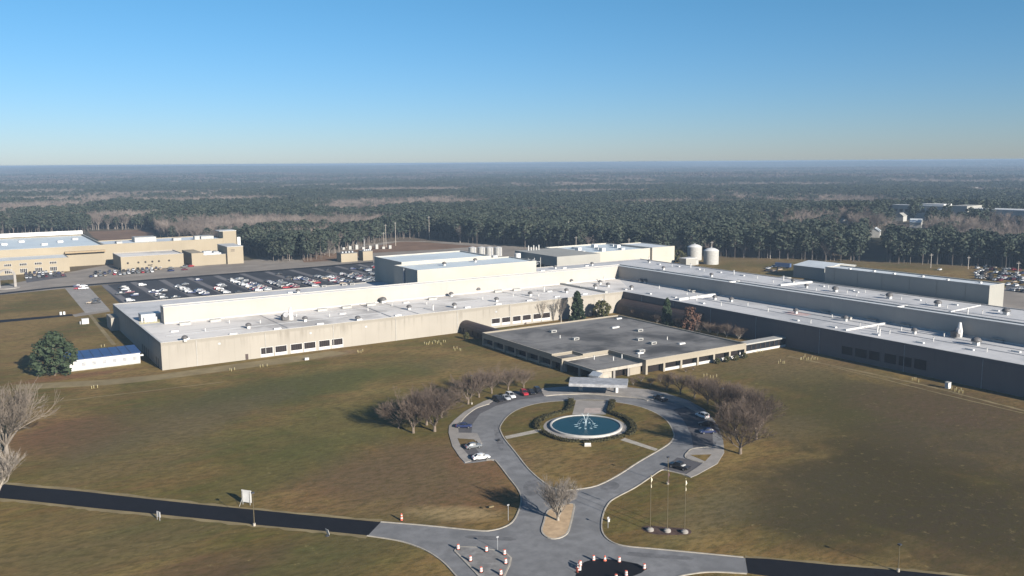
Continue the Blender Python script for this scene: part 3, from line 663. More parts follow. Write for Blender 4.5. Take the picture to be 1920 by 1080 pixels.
for i,px in enumerate((886,903,918,934)):
    q=P(px,480); t=thing('storage_tank','white upright tank, %s from the left of four behind the tall hall'%nth(i),'tank',(q.x,q.y,0),0,'row of four white tanks')
    MB().cyl(0,0,3.2,0,7,20).build('shell',M['offwhite'],t,smooth=False); MB().cyl(0,0,3.3,7.003,7.7,20,.6).build('roof',M['coping'],t)
    MB().box(-.4,.4,-3.55,-3.22,0,7).build('ladder',M['grey'],t)
for i,(px,py,r_,h_) in enumerate(((1333,495,5.5,10.0),(1302,487,5.5,10.0))):
    q=P(px,py); t=thing('storage_tank',('big white tank with a domed roof, nearer of the pair at the wood edge','big white tank, farther of the pair, half shaded by its neighbour')[i],'tank',(q.x,q.y,0),0,'pair of large white tanks')
    MB().cyl(0,0,r_,0,h_,36).build('shell',M['offwhite'],t,smooth=False)
    MB().lathe(0,0,[(r_+.12,h_+.003),(r_*.8,h_+.9),(r_*.45,h_+1.7),(.4,h_+2.1)],32,cap=True).build('roof',M['white'],t,smooth=True)
    MB().cyl(0,0,.5,h_+2.1,h_+2.9,10).build('vent',M['grey'],t)
q=P(1292,497); hb=thing('pump_house','dark pump house with a white flat roof in front of the two big tanks','pump house',(q.x,q.y,0))
MB().box(-6,4,-3,4,0,5).build('wall',M['greywall'],hb); MB().box(-6.3,4.3,-3.3,4.3,5.003,5.4).build('roof',M['white'],hb); MB().box(4.8,7.5,-2,1,0,3.4).build('pump_unit',M['offwhite'],hb)
q=P(1208,482); hb=thing('utility_hut','small white utility hut with one sunlit wall near the wood edge','hut',(q.x,q.y,0))
MB().box(-9,3,-3,3,0,6).build('wall',M['tallwall'],hb); MB().box(-9.2,3.2,-3.2,3.2,6.003,6.35).build('roof',M['white'],hb); MB().box(-.5,.6,-3.06,-3.003,.1,2.3).build('door',M['grey'],hb)
q=P(1175,485); hb=thing('utility_cabin','tiny white cabin left of the utility hut','cabin',(q.x,q.y,0))
MB().box(-2.5,2.5,-1.5,1.5,0,3).build('wall',M['white'],hb); MB().box(-2.7,2.7,-1.7,1.7,3.003,3.2).build('roof',M['roof2'],hb)
for i,(px0,px1,pyb,h_) in enumerate(((640,680,492,6.5),(681,705,489,7.2))):
    a=P(px0,pyb);b=P(px1,pyb); t=thing('pump_house',('beige flat-roofed pump house, left of the two beside the car park','taller beige pump house right beside the tall hall')[i],'pump house',(a.x,a.y,0),0,'beige pump houses')
    w_=b.x-a.x; MB().box(0,w_,0,9,0,h_).build('wall',M['beige'],t); MB().box(-.2,w_+.2,-.2,9.2,h_+.003,h_+.3).build('roof',M['roofdark'],t)
    for k in range(4): MB().box(2+k*w_/5,3.2+k*w_/5,3,5,h_+.31,h_+1.3).build('roof_unit',M['galv'],t)
q=P(738,474); 
sb=thing('substation_frame','steel substation gantry of posts and crossbars at the wood edge','substation',tuple(P(640,468)))
a=P(640,468); b=P(683,462)
for k in range(4):
    c=a.lerp(b,k/3)-a; MB().tube((c.x,c.y,0),(c.x,c.y,9 if k not in(0,3) else 8),.3,.25,6).build('post',M['galv'],sb)
d=b-a; MB().tube((0,0,7.6),(d.x*.38,d.y*.38,7.6),.28,.28,6).build('crossbar',M['galv'],sb); MB().tube((d.x*.55,d.y*.55,8.4),(d.x,d.y,8.4),.28,.28,6).build('crossbar',M['galv'],sb)
for k in range(8):
    c=a.lerp(P(740,466),k/8)-a; MB().box(c.x,c.x+2.5,c.y-2,c.y,0,2+(k%3)).build('transformer',M['offwhite'],sb)

# far school-like building and houses
q=P(1797,436)
fb=thing('school_building','long low white flat-roofed building standing among the trees at the far right','building',(q.x,q.y,terrain(q.x,q.y)),-math.pi/2+.1,None,.95)
MB().box(-76,-8,0,30,-2,15).build('wall',M['offwhite'],fb); MB().box(-76.5,-7.5,-.5,30.5,15.003,15.8).build('roof',M['white'],fb)
MB().box(-7.9,10,-6,30,-2,17).build('centre_block',M['greywall'],fb); MB().box(10.1,80,0,26,-2,13.5).build('wing',M['offwhite'],fb); MB().box(10.2,80.5,-.5,26.5,13.503,14.4).build('wing_roof',M['white'],fb)
MB().box(-45,-20,5,24,15.81,17.5).build('roof_unit',M['white'],fb)
for k in range(10): MB().box(-74+k*6.4,-70+k*6.4,-.08,-.003,8,11).build('window',M['glassb'],fb)
HOUSES=[(1580,436),(1640,450),(1716,440),(1688,428),(1890,376),(1906,378),(1830,352)]
HP=[]
for i,(px,py) in enumerate(HOUSES):
    q=P(px,py+8); HP.append(q)
    t=thing('house',('pale gabled house half hidden among the pines at the right','pale gabled house among the far trees at the right edge')[py<400],'house',(q.x,q.y,terrain(q.x,q.y)),rnd.random()*3,'houses in the trees',1.0 if py>400 else 1.5)
    gable(t,-5,5,-4,4,5.6,8.6,M['offwhite'],M['roof2'] if i%3 else M['greywall'],'x')

# office trailer left of the factory
tr=thing('office_trailer','white portable office with a blue metal roof beside the left end of the factory','portable office',(0,0,0))
TX0,TX1,TY0,TY1=31.5,57.0,349.2,362.5
MB().add([(TX0,TY0,0),(TX1,TY0,0),(TX1,TY1,0),(TX0,TY1,0),(TX0,TY0,4.1),(TX1,TY0,4.1),(TX1,TY1,4.5),(TX0,TY1,4.5)],[(0,1,5,4),(1,2,6,5),(2,3,7,6),(3,0,4,7)]).build('wall',M['white'],tr)
rb=MB(); rb.add([(TX0-.4,TY0-.4,4.15),(TX1+.4,TY0-.4,4.15),(TX1+.4,TY1+.4,4.6),(TX0-.4,TY1+.4,4.6),(TX0-.4,TY0-.4,4.4),(TX1+.4,TY0-.4,4.4),(TX1+.4,TY1+.4,4.85),(TX0-.4,TY1+.4,4.85)],[(4,5,6,7),(0,1,5,4),(1,2,6,5),(2,3,7,6),(3,0,4,7),(3,2,1,0)])
ro=rb.build('roof',M['bluerib'],tr)
sm=MB()
for k in range(1,8):
    x_=TX0+(TX1-TX0)*k/8; sm.add([(x_-.08,TY0-.38,4.41),(x_+.08,TY0-.38,4.41),(x_+.08,TY1+.38,4.86),(x_-.08,TY1+.38,4.86),(x_-.08,TY0-.38,4.5),(x_+.08,TY0-.38,4.5),(x_+.08,TY1+.38,4.95),(x_-.08,TY1+.38,4.95)],[(4,5,6,7),(0,1,5,4),(1,2,6,5),(3,0,4,7)])
sm.build('seam',M['dark'],ro)
for px in (157,176.5,196,215,234,253):
    x_,z_=onY(px,682-(px-157)*.105,TY0); o=MB().box(x_-.75,x_+.75,TY0-.08,TY0-.003,1.5,3.0).build('window',M['offwhite'],tr); MB().box(x_-.55,x_+.55,TY0-.12,TY0-.083,1.65,2.85).build('pane',M['grey'],o)
MB().box(TX0,TX1,TY0-.05,TY0-.004,.02,.5).build('skirting',M['offwhite'],tr)
MB().box(TX1+.01,TX1+1.4,TY0+1,TY0+2.4,2.6,3.1).build('awning',M['white'],tr)

# ------------------------------------------------------------------ brown-roofed office pavilion
of=thing('office_pavilion','low square office pavilion with dark gravel roof and deep window bays before the factory','office building',(0,0,0))
ZT=5.3
OX0,OX1,OY0,OY1=181.5,254.5,226.5,303.
step=[(OX0,248),(203.5,248)]
main=[(OX0,253.5),(191,253.5),(191,247.2),(203.2,247.2),(203.2,OY0),(OX1,OY0),(OX1,OY1),(OX0,OY1)]
def inset(poly,d):
    n=len(poly);o=[]
    for i in range(n):
        a=Vector(poly[i-1]);b=Vector(poly[i]);c=Vector(poly[(i+1)%n]);d1=(b-a).normalized();d2=(c-b).normalized()
        o.append(tuple(b+Vector((-d1.y-d2.y,d1.x+d2.x))*d))
    return o
MB().ring(main,.5,3.1,ZT).build('fascia',M['office'],of)
MB().prism(inset(main,.5),ZT-.75,ZT-.45,bottom=True).build('roof',M['roofdark'],of)
MB().ring(inset(main,-.06),.34,ZT+.003,ZT+.08).build('coping',M['kerb'],of)
MB().prism(inset(main,2.2),0,ZT-.8,top=False).build('glazing',M['glass'],of)
# front strip roof and lower entrance roof
MB().ring([(OX0,247.2),(190.95,247.2),(190.95,253.45),(OX0,253.45)],.4,2.9,ZT-.55).build('strip_fascia',M['office'],of)
MB().prism([(OX0+.4,247.6),(190.55,247.6),(190.55,253.05),(OX0+.4,253.05)],ZT-1.15,ZT-.9).build('strip_roof',M['roofdark'],of)
EX=[(182.2,228.2),(203.1,228.2),(203.1,247.1),(182.2,247.1)]
MB().ring(EX,.4,3.0,ZT-1.25).build('entrance_fascia',M['kerb'],of)
MB().prism(inset(EX,.4),ZT-1.85,ZT-1.6).build('entrance_roof',M['roofdark'],of)
MB().prism(inset(EX,2.6),0,ZT-1.9,top=False).build('entrance_glazing',M['glass'],of)
for x_,y_ in ((182.5,228.6),(182.5,238),(182.5,246.5),(190,228.5),(196.5,228.5)):
    MB().box(x_-.1,x_+.8,y_-.1,y_+.7,0,3.0).build('column',M['conc'],of)
MB().box(184.5,191,229.2,229.6,0,2.99).build('entrance_screen',M['kerb'],of)
# piers and sills on the sunlit front and the shaded left side
nb=6
for k in range(nb+1):
    x_=203.2+(OX1-203.2-.9)*k/nb; MB().box(x_,x_+.9,OY0+.02,OY0+1.9,0,3.1).build('pier',M['office'],of)
    if 0<k<nb: MB().box(x_+.92,x_+(OX1-203.2-.9)/nb-.02,OY0+.5,OY0+.9,0,1.0).build('sill_wall',M['coping'],of)
for k in range(nb+1):
    y_=253.6+(OY1-253.6-.9)*k/nb; MB().box(OX0+.02,OX0+1.9,y_,y_+.9,0,3.1).build('pier',M['office'],of)
    if k<nb: MB().box(OX0+.5,OX0+.9,y_+.92,y_+(OY1-253.6-.9)/nb-.02,0,.9).build('sill_wall',M['office'],of)
MB().box(OX0+.02,OX0+.9,247.3,248.2,0,2.9).build('pier',M['kerb'],of)
MB().box(198,203.1,229,246.9,0,2.99).build('entrance_core',M['office'],of)
# porte-cochere
def P2(px,py,z): return tuple(P(px,py,z)[:2])
cz=4.6
can=thing('entrance_canopy','pale flat drive-through canopy on two stout piers at the office entrance','canopy',(0,0,0))
cp=[P2(1066.5,719,cz),P2(1176,722.5,cz),P2(1178,710,cz),P2(1069,706.5,cz)]
MB().prism(cp,cz-.95,cz,bottom=True).build('slab',pbr('canopy_paint',(.36,.36,.37),.6,.25,.8,.3,0,.25),can)
for (px,py) in ((1089,733.5),(1155,736.5)):
    q=P(px,py); MB().box(q.x-.5,q.x+.5,q.y-.5,q.y+.6,0.1,cz-.96).build('pier',M['white'],can)
for (px,py) in ((1144,728),(1104,722)):
    q=P(px,py); MB().box(q.x-.3,q.x+.3,q.y-.3,q.y+.3,0.1,cz-.96).build('column',M['conc'],can)
lk=[P2(1104,703,cz-.2),P2(1122,706,cz-.2),P2(1130,699,cz-.2),P2(1112,695,cz-.2)]
MB().prism(lk,cz-.7,cz-.2,bottom=True).build('link_roof',M['galv'],can)
# links between pavilion and factory
l1=thing('link_corridor','brown barrel-roofed corridor joining the pavilion to the cream wing','corridor',(0,0,0))
def vault(t,x0,x1,y0,y1,zw,zr,mat,axis,nm='vault'):
    mb=MB();n=8;vs=[]
    for k in range(2):
        for i in range(n+1):
            a=math.pi*i/n; c=(1-math.cos(a))/2; z=zw+(zr-zw)*math.sin(a)
            vs.append((x0+(x1-x0)*c,(y0,y1)[k],z) if axis=='y' else ((x0,x1)[k],y0+(y1-y0)*c,z))
    m=n+1; fs=[(i,i+1,m+i+1,m+i) for i in range(n)]+[tuple(range(n,-1,-1)),tuple(range(m,2*m))]
    mb.add(vs,fs).build(nm,mat,t,smooth=False)
vault(l1,187,193.5,303.3,331.8,2.6,5.4,M['brown'],'y'); MB().box(187.2,193.3,303.4,331.7,0,2.6).build('wall',M['glass'],l1)
for k in range(7): MB().box(187.0,187.19,304.5+k*4,304.9+k*4,0,2.6).build('mullion',M['brown'],l1)
l2=thing('lean_to_corridor','dark brown curved lean-to running along the shaded right wing','corridor',(0,0,0))
mb=MB();n=7;vs=[]
for k in range(2):
    for i in range(n+1):
        a=math.pi/2*i/n; vs.append((281.9-5.5*math.cos(a),(276,330.5)[k],2.2+5*math.sin(a)))
mb.add(vs,[(i,i+1,n+2+i,n+1+i) for i in range(n)]); mb.build('vault',M['brown'],l2)
MB().box(276.4,276.8,276,330.5,0,2.2).build('wall',M['brown'],l2); MB().add([(276.4,330.5,0),(281.9,330.5,0)]+[(281.9-5.5*math.cos(math.pi/2*i/n),330.5,2.2+5*math.sin(math.pi/2*i/n)) for i in range(n,-1,-1)],[tuple(range(n+3))]).add([(276.4,276,0),(281.9,276,0)]+[(281.9-5.5*math.cos(math.pi/2*i/n),276,2.2+5*math.sin(math.pi/2*i/n)) for i in range(n,-1,-1)],[tuple(range(n+3))]).build('end_wall',M['brown'],l2)
l3=thing('link_corridor','flat-roofed glazed corridor joining the pavilion corner to the shaded right wing','corridor',(0,0,0))
MB().box(254.9,281.8,230,234.4,3.4,3.9).build('roof',M['offwhite'],l3); MB().box(255,281.7,230.4,234,.9,3.39).build('glazing',M['glassb'],l3); MB().box(254.9,281.8,230.1,234.3,0,.89).build('plinth',M['coping'],l3)
for k in range(10): MB().box(256+k*2.7,256.25+k*2.7,230.2,230.39,.9,3.39).build('mullion',M['brown'],l3)
# ------------------------------------------------------------------ fountain
F0=P(1098.5,801); FX,FY=F0.x,F0.y
fo=thing('fountain','round blue fountain pool with a raised white rim and water jets inside the drive loop','fountain',(FX,FY,0))
RO,RI=10.3,9.72
MB().lathe(0,0,[(RO+.05,.15),(RO,.66),(RO-.06,.72),(RI+.06,.72),(RI,.66),(RI,.3)],96).build('rim',M['basin'],fo)
wm,nn,bb_=newmat('fountain_water'); bb_.inputs['Base Color'].default_value=(.006,.034,.042,1); bb_.inputs['Roughness'].default_value=.18; bb_.inputs['Specular IOR Level'].default_value=.12
bp_=nn('ShaderNodeBump',ins={'Strength':.25,'Distance':.05,'Height':nn.noise(nn.pos(),1.6,4)}); wm.node_tree.links.new(bp_.outputs[0],bb_.inputs['Normal'])
MB().lathe(0,0,[(RI-.003,.5),(.01,.5)],96,cap=True).build('water',wm,fo)
jm,nn,bb_=newmat('water_jet'); bb_.inputs['Base Color'].default_value=(.75,.85,.88,1); bb_.inputs['Roughness'].default_value=.3; bb_.inputs['Alpha'].default_value=.5
jet=MB()
for k in range(4):
    a=k*1.571+.35; pts=[]
    for i in range(13):
        t=i/12; pts.append((1.5*t*math.cos(a),1.5*t*math.sin(a),.65+7.2*t-4.2*t*t))
    for i in range(12): jet.tube(pts[i],pts[i+1],.025+.035*i/12,.025+.035*(i+1)/12,5)
for k in range(8):
    a=k*.785; pts=[(2.6*math.cos(a)*(1-.75*i/10),2.6*math.sin(a)*(1-.75*i/10),.65+3.9*i/10-2.0*(i/10)**2) for i in range(11)]
    for i in range(10): jet.tube(pts[i],pts[i+1],.010,.016,4)
jet.tube((0,0,.5),(0,0,2.6),.10,.03,6); jet.build('water_jet',jm,fo)
for k in range(11):
    a=k*6.2832/11; MB().add([(2.9*math.cos(a)+.62*math.cos(a)*math.cos(i*.6283)-.32*math.sin(a)*math.sin(i*.6283),2.9*math.sin(a)+.62*math.sin(a)*math.cos(i*.6283)+.32*math.cos(a)*math.sin(i*.6283),.51) for i in range(10)]+[(2.9*math.cos(a),2.9*math.sin(a),.58)],[(i,(i+1)%10,10) for i in range(10)]).build('splash',M['foam'],fo)
tag(MB().lathe(FX-.2,FY+.1,[(11.9,.153),(11.9,.166),(9.9,.166)],96).build('pavement',M['conc']),'pale paving ring round the fountain',kind='structure')
sheet('plaza',[(1080,751),(1141,752),(1136,778),(1073,778)],.165,M['conc'],label='pale concrete plaza between drive and fountain')
sheet('plaza',[(1097,766),(1127,766),(1126,775),(1094,775)],.18,pbr('plaza_pink',(.40,.33,.29),.9,.12,.8))
sheet('footpath',[(946,819),(1012,805),(1022,809),(950,824)],.165,M['kerb']); sheet('footpath',[(1163,826),(1172,822),(1234,843),(1228,846.5)],.165,M['kerb'])
def leaf_cloud(mb,pts,r_,size,n,seed,flat=.5,mi=0):
    rr=random.Random(seed)
    for (x,y,z,rad) in pts:
        for _ in range(n):
            while 1:
                u=Vector((rr.uniform(-1,1),rr.uniform(-1,1),rr.uniform(-1,1)))
                if .25<u.length<1: break
            c=Vector((x,y,z))+u*rad
            d=(u.normalized()+Vector((rr.uniform(-.7,.7),rr.uniform(-.7,.7),rr.uniform(-.2,.9)))).normalized()
            p=d.orthogonal().normalized(); p.rotate(Matrix.Rotation(rr.random()*6.28,3,d)); q=d.cross(p); s=size*(.6+.8*rr.random())
            mb.add([c-p*s*.5-q*s*.4,c+p*s*.5-q*s*.4,c+p*s*.4+q*s*.5,c-p*s*.4+q*s*.5],[(0,1,2,3)],mi)
def hedge(label,line,w_,h_,seed):
    pts=smooth_line(W(line),5); mb=MB(); rr=random.Random(seed); ribbon(mb,pts,w_*.7,.1,h_*.8)
    tot=0
    for i in range(len(pts)-1):
        a,b=pts[i],pts[i+1]; n=max(1,int((b-a).length/.6))
        for k in range(n):
            p=a.lerp(b,k/n); d=(b-a).normalized(); o=Vector((-d.y,d.x))
            for s in (-.3,.0,.3): leaf_cloud(mb,[(p.x+o.x*s*w_,p.y+o.y*s*w_,h_*.62+rr.uniform(-.1,.12),.42+.12*rr.random())],1,.30,16,rr.random())
    tag(mb.build('hedge',M['hedge']),label,'hedge','clipped hedges round the fountain')
hedge('dark clipped hedge left of the plaza, curling round the fountain',[(1070,752),(1071,762),(1064,772),(1045,778),(1022,785),(1008,795),(1005,803),(1011,806)],1.9,1.1,1)
hedge('dark clipped hedge right of the plaza, curling round the fountain',[(1149,754),(1146,765),(1143,775),(1160,781),(1178,790),(1187,800),(1188,811),(1177,817)],1.9,1.1,2)
hedge('low clipped hedge below the fountain on the left of the plaque',[(1016,811),(1030,819),(1045,825),(1065,829),(1086,830)],1.3,.9,3)
hedge('low clipped hedge below the fountain on the right of the plaque',[(1093,832),(1110,830),(1130,828),(1150,824),(1170,819)],1.3,.9,4)
q=P(1102,838); t=thing('plaque','small cream plaque on a stone block in the lawn below the fountain','plaque',(q.x,q.y,.15),R(-33))
MB().box(-.9,.9,-.25,.25,0,.55).build('block',M['kerb'],t); MB().add([(-.8,-.29,.2),(.8,-.29,.2),(.8,-.05,.95),(-.8,-.05,.95),(-.8,-.2,.2),(.8,-.2,.2),(.8,.04,.95),(-.8,.04,.95)],[(0,1,2,3),(7,6,5,4),(0,4,5,1),(3,2,6,7)]).build('panel',M['white'],t)

# ------------------------------------------------------------------ trees
def bare_mesh(seed,H,limbs=6,depth=5,spread=1.0,stem=.18,kids=(4,4,4,3)):
    rr=random.Random(seed); tr_=MB(); cr=MB()
    def grow(p,d,ln,r,lv):
        # a slightly bent branch in two pieces
        mid=p+d*ln*.5+Vector((rr.gauss(0,1),rr.gauss(0,1),rr.gauss(0,1)))*ln*.05
        end=p+d*ln+Vector((rr.gauss(0,1),rr.gauss(0,1),rr.gauss(0,1)))*ln*.07
        b=tr_ if lv<2 else cr; n=6 if lv==0 else 4 if lv==1 else 3
        r2=max(r*.62,.016)
        b.tube(p,mid,r,(r+r2)/2,n); b.tube(mid,end,(r+r2)/2,r2 if lv<depth else .010,n)
        if lv>=depth: return
        for k in range(kids[min(lv,len(kids)-1)]):
            t=1 if k==0 else rr.uniform(.35,.98)
            s=p.lerp(mid,t*2) if t<.5 else mid.lerp(end,t*2-1)
            ax=Vector((rr.gauss(0,1),rr.gauss(0,1),rr.gauss(0,.6))).normalized()
            nd=(d+ax*(.55 if k else .25)*spread+Vector((0,0,.16))).normalized()
            grow(s,nd,ln*rr.uniform(.55,.78),max(r2*(.85 if k==0 else .62),.016),lv+1)
    h0=H*stem; tr_.tube((0,0,-.2),(0,0,h0),H*.028,H*.021,8)
    for k in range(limbs):
        a=6.283*k/limbs+rr.uniform(-.4,.4); tl=rr.uniform(.25,.75)*spread
        d=Vector((math.cos(a)*tl,math.sin(a)*tl,1)).normalized()
        grow(Vector((0,0,h0*rr.uniform(.6,1))),d,H*rr.uniform(.27,.36),H*.013,1)
    return tr_,cr
def tree_proto(seed,H,bark,twig,**k):
    a,b=bare_mesh(seed,H,**k); return a.mesh('bare_trunk',bark),b.mesh('bare_crown',twig)
BT=[tree_proto(10+i,10,M['trunk'],M['twig'],limbs=7,spread=1.2,kids=(4,5,5,4,3)) for i in range(4)]
def place_tree(proto,name,label,px,py,top,group,rz=None,cat='tree',wide=1.0,h=None,base=10):
    q=P(px,py); h=h or height(px,py,top); s=h/base
    t=thing(name,label,cat,(q.x,q.y,0),rnd.random()*6.28 if rz is None else rz,group); t.scale=(s*wide,s*wide,s)
    linkobj('trunk',proto[0],t); linkobj('crown',proto[1],t); return t
gl='bare trees left of the loop'
up=[(878,758,694),(898,745,690),(922,738,686),(953,731,688),(982,727,688)]
for i,(x,y,t) in enumerate(up): place_tree(BT[i%4],'bare_tree','bare tree, %s from the left in the row above the parked cars'%nth(i),x,y,t,gl,wide=1.25)
for i,(x,y,t) in enumerate([(748,803,742),(775,812,735),(790,784,724),(815,809,726),(828,783,722),(800,797,728)]): place_tree(BT[(i+1)%4],'bare_tree','bare tree, %s from the left in the lawn clump left of the loop'%nth([0,1,2,4,5,3][i]),x,y,t,gl,wide=1.4)
rg=[(1250,732,697),(1276,738,697),(1302,746,699),(1327,757,703),(1350,772,707),(1366,790,714),(1384,776,712),(1404,792,722),(1430,797,735),(1378,815,742),(1388,851,758),(1418,824,750)]
for i,(x,y,t) in enumerate(sorted(rg)): place_tree(BT[(i*3)%4],'bare_tree','bare tree, %s from the left in the grove right of the loop'%nth(i) if (x,y)!=(1388,851) else 'largest bare tree at the near end of the grove right of the loop',x,y,t,'bare trees right of the loop',wide=1.22 if x!=1388 else 1.35)
UPR=tree_proto(31,10,M['palebark'],M['twigpale'],limbs=10,spread=.75,stem=.1,kids=(4,5,4,4,3))
place_tree(UPR,'bare_tree','pale upright bare tree on the straw-mulched median at the road junction',1046,977,893,None,wide=1.35)
BIG=tree_proto(41,10,pbr('big_bark',(.20,.17,.14),.9,.2,1.5,.1),pbr('grey_twigs',(.17,.14,.112),.9,.2,.6,.1),limbs=11,spread=1.25,stem=.12,kids=(5,5,5,4,3))
place_tree(BIG,'bare_tree','tall pale bare tree at the left edge above the black road',13,851,696,None,wide=1.0)
place_tree(UPR,'bare_tree','pale bare tree at the left edge right beside the black road',-6,940,832,None,wide=1.3)
def pine_mesh(seed,H,nclump,csize,leafsz,n,shape,trunk_r=.018,bare=.25,mat_=None,tilt=0):
    rr=random.Random(seed); tr_=MB(); cr=MB()
    tr_.tube((0,0,-.2),(0,0,H*.55),H*trunk_r,H*trunk_r*.7,6); tr_.tube((0,0,H*.55),(0,0,H*.97),H*trunk_r*.7,H*.003,5)
    for k in range(nclump):
        t=(k+.5)/nclump; z=H*(bare+(1-bare)*t); rad=shape(t)*H
        a=k*2.39996+rr.uniform(-.5,.5); rr_=rad*math.sqrt(rr.uniform(.15,1))
        x,y=rr_*math.cos(a),rr_*math.sin(a)
        if rr_>.05*H: tr_.tube((0,0,z-rr_*.3),(x,y,z),H*.004,H*.0015,3)
        leaf_cloud(cr,[(x,y,z,csize*H*(.7+.6*rr.random()))],1,leafsz*H,n,rr.random())
    return tr_,cr
def pm(seed,H,bark,lf_,**k):
    a,b=pine_mesh(seed,H,**k); return a.mesh('pine_trunk',bark),b.mesh('pine_crown',lf_)
PINE=pm(5,10,M['trunk'],M['pine'],nclump=64,csize=.10,leafsz=.05,n=44,bare=.08,shape=lambda t:.40*math.sin(math.pi*(.22+.74*t))**.9)
CON=pm(6,10,M['trunk'],M['spruce'],nclump=70,csize=.075,leafsz=.055,n=40,bare=.04,shape=lambda t:.27*(1-t)**.55)
ROU=pm(8,10,M['trunk'],M['shrub'],nclump=60,csize=.11,leafsz=.07,n=34,bare=.06,shape=lambda t:.50*math.sin(math.pi*(.1+.85*t))**.7)
RUS=pm(9,10,M['trunk'],M['russet'],nclump=50,csize=.09,leafsz=.055,n=30,bare=.1,shape=lambda t:.36*math.sin(math.pi*(.1+.85*t))**.7)
place_tree(PINE,'pine_tree','big dark green pine beside the portable office at the left',103,704,626,None,wide=1.12)
place_tree(CON,'conifer_tree','tall dark conical evergreen in front of the cream wing, behind the pavilion',1082,603,549,None)
place_tree(ROU,'evergreen_tree','rounded yellow-green evergreen next to the dark conifer behind the pavilion',1128,596,565,None)
place_tree(CON,'conifer_tree','dark conifer in the shaded courtyard behind the pavilion',1250,613,562,None,wide=.8)
place_tree(RUS,'autumn_tree','russet-leaved tree in the shaded courtyard behind the pavilion',1293,622,577,None)
SLIM=tree_proto(51,10,M['palebark'],M['twigpale'],limbs=6,spread=.6,stem=.2,kids=(3,4,3,3,3))
SHR=tree_proto(61,10,M['palebark'],M['twig'],limbs=9,spread=1.2,stem=.05,kids=(3,4,4,3,3))
for i,(x,y,t) in enumerate([(907,614,590),(922,612,586),(1015,604,562),(1052,604,560)]): place_tree(SLIM,'bare_tree','thin bare tree against the cream wall, %s from the left behind the pavilion'%nth(i),x,y,t,'thin bare trees against the cream wall')
for i,(x,y,t) in enumerate([(1172,589,572),(1192,594,574),(1212,598,576),(1232,606,584),(1272,616,590),(1312,624,598),(1330,626,596),(1345,629,600),(1362,632,596),(1385,636,604)]): place_tree(SHR,'bare_shrub','bare little tree in the shaded courtyard, %s from the left'%nth(i),x,y,t,'bare trees in the courtyard',cat='shrub')
for i,(x,y,t) in enumerate([(1187,722,701),(1202,716,698),(1220,722,702),(1238,716,696),(1258,706,694),(1286,698,688),(1300,694,685)]): place_tree(SHR,'bare_shrub','leafless shrub, %s from the left along the sunlit pavilion front'%nth(i),x,y,t,'shrubs along the pavilion front',cat='shrub')
for i,(x,y,t) in enumerate([(1345,682,672),(1362,679,669),(1380,676,666),(1395,672,662)]): place_tree(ROU,'evergreen_shrub','green shrub at the right end of the pavilion front, %s from the left'%nth(i),x,y,t,'green shrubs at the pavilion front',cat='shrub',wide=1.2)
place_tree(ROU,'evergreen_shrub','lone brown-green bush at the rear left corner of the pavilion',875,636,624,None,cat='shrub')
for i,(x,y,t) in enumerate([(1240,489,466),(1256,490,468),(1272,491,470),(1250,494,474)]): place_tree(ROU,'evergreen_tree','dark bushy tree left of the big white tanks, %s from the left'%nth(i),x,y,t,'dark trees by the tanks',wide=1.3)
place_tree(CON,'conifer_tree','lone evergreen in front of the pale process building',1134,494,474,None,wide=1.4)

# ------------------------------------------------------------------ forest
EDGE=[(-400,452),(-200,448),(0,441),(60,439),(158,438),(175,432),(285,430),(300,446),(330,455),(420,470),(480,480),(510,490),(560,492),(600,491),(622,480),(660,468),(700,460),(722,449),(800,447),(832,450),(862,456),(960,463),(1000,466),(1150,474),(1250,480),(1400,486),(1500,490),(1600,493),(1700,496),(1800,500),(1910,507),(2100,516),(2400,530)]
EA=[];ER=[]
for e in EDGE:
    q=P(*e); EA.append(math.atan2(q.y,q.x)-AZ); ER.append(math.hypot(q.x,q.y))
def edge_r(a):
    if a>=EA[0]: return ER[0]
    for i in range(len(EA)-1):
        if EA[i]>=a>=EA[i+1]: return ER[i]+(ER[i+1]-ER[i])*(EA[i]-a)/(EA[i]-EA[i+1])
    return ER[-1]
def pines(seed,H,nl,n_,lsz,bare):
    return pm(seed,H,M['forestbark'],M['pinef'],nclump=nl,csize=.075,leafsz=lsz,n=n_,bare=bare,trunk_r=.0085,shape=lambda t:.20*math.sin(math.pi*(.28+.64*t))**.7)
FP=[pines(100+i,10,n_,12,.055,b) for i,(b,n_) in enumerate(((.50,24),(.42,28),(.56,18),(.34,30)))]
FB=[tree_proto(120+i,10,M['forestbark'],M['twigforest'],limbs=7,spread=.85,stem=.38,kids=(3,4,4,3),depth=4) for i in range(2)]
def joined(name,pr):
    me=bpy.data.meshes.new(name); bm=bmesh.new(); bm.from_mesh(pr[0]); n0=len(bm.faces); bm.from_mesh(pr[1])
    bm.faces.ensure_lookup_table()
    for f in bm.faces[n0:]: f.material_index=1
    bm.to_mesh(me); bm.free(); me.materials.append(pr[0].materials[0]); me.materials.append(pr[1].materials[0]); return me
def clump_mesh(seed,mat_,n,leafsz):
    mb=MB(); rr=random.Random(seed)
    leaf_cloud(mb,[(rr.uniform(-14,14),rr.uniform(-14,14),rr.uniform(9,16),rr.uniform(4,6)) for _ in range(9)],1,leafsz,n,seed)
    return mb.mesh('far_trees',mat_)
CLB=pbr('far_twigs',(.12,.10,.092),.95,.2,.02,.05)
PCOL=bpy.data.collections.new('forest_trees')
protos=[joined('forest_pine',p) for p in FP]+[joined('forest_bare_tree',p) for p in FB]+[clump_mesh(1,M['pinef'],34,2.6),clump_mesh(2,M['pinef'],34,2.6),clump_mesh(3,CLB,34,2.6)]
for i,me in enumerate(protos): PCOL.objects.link(bpy.data.objects.new('t%02d'%i,me))
rf_=random.Random(99)
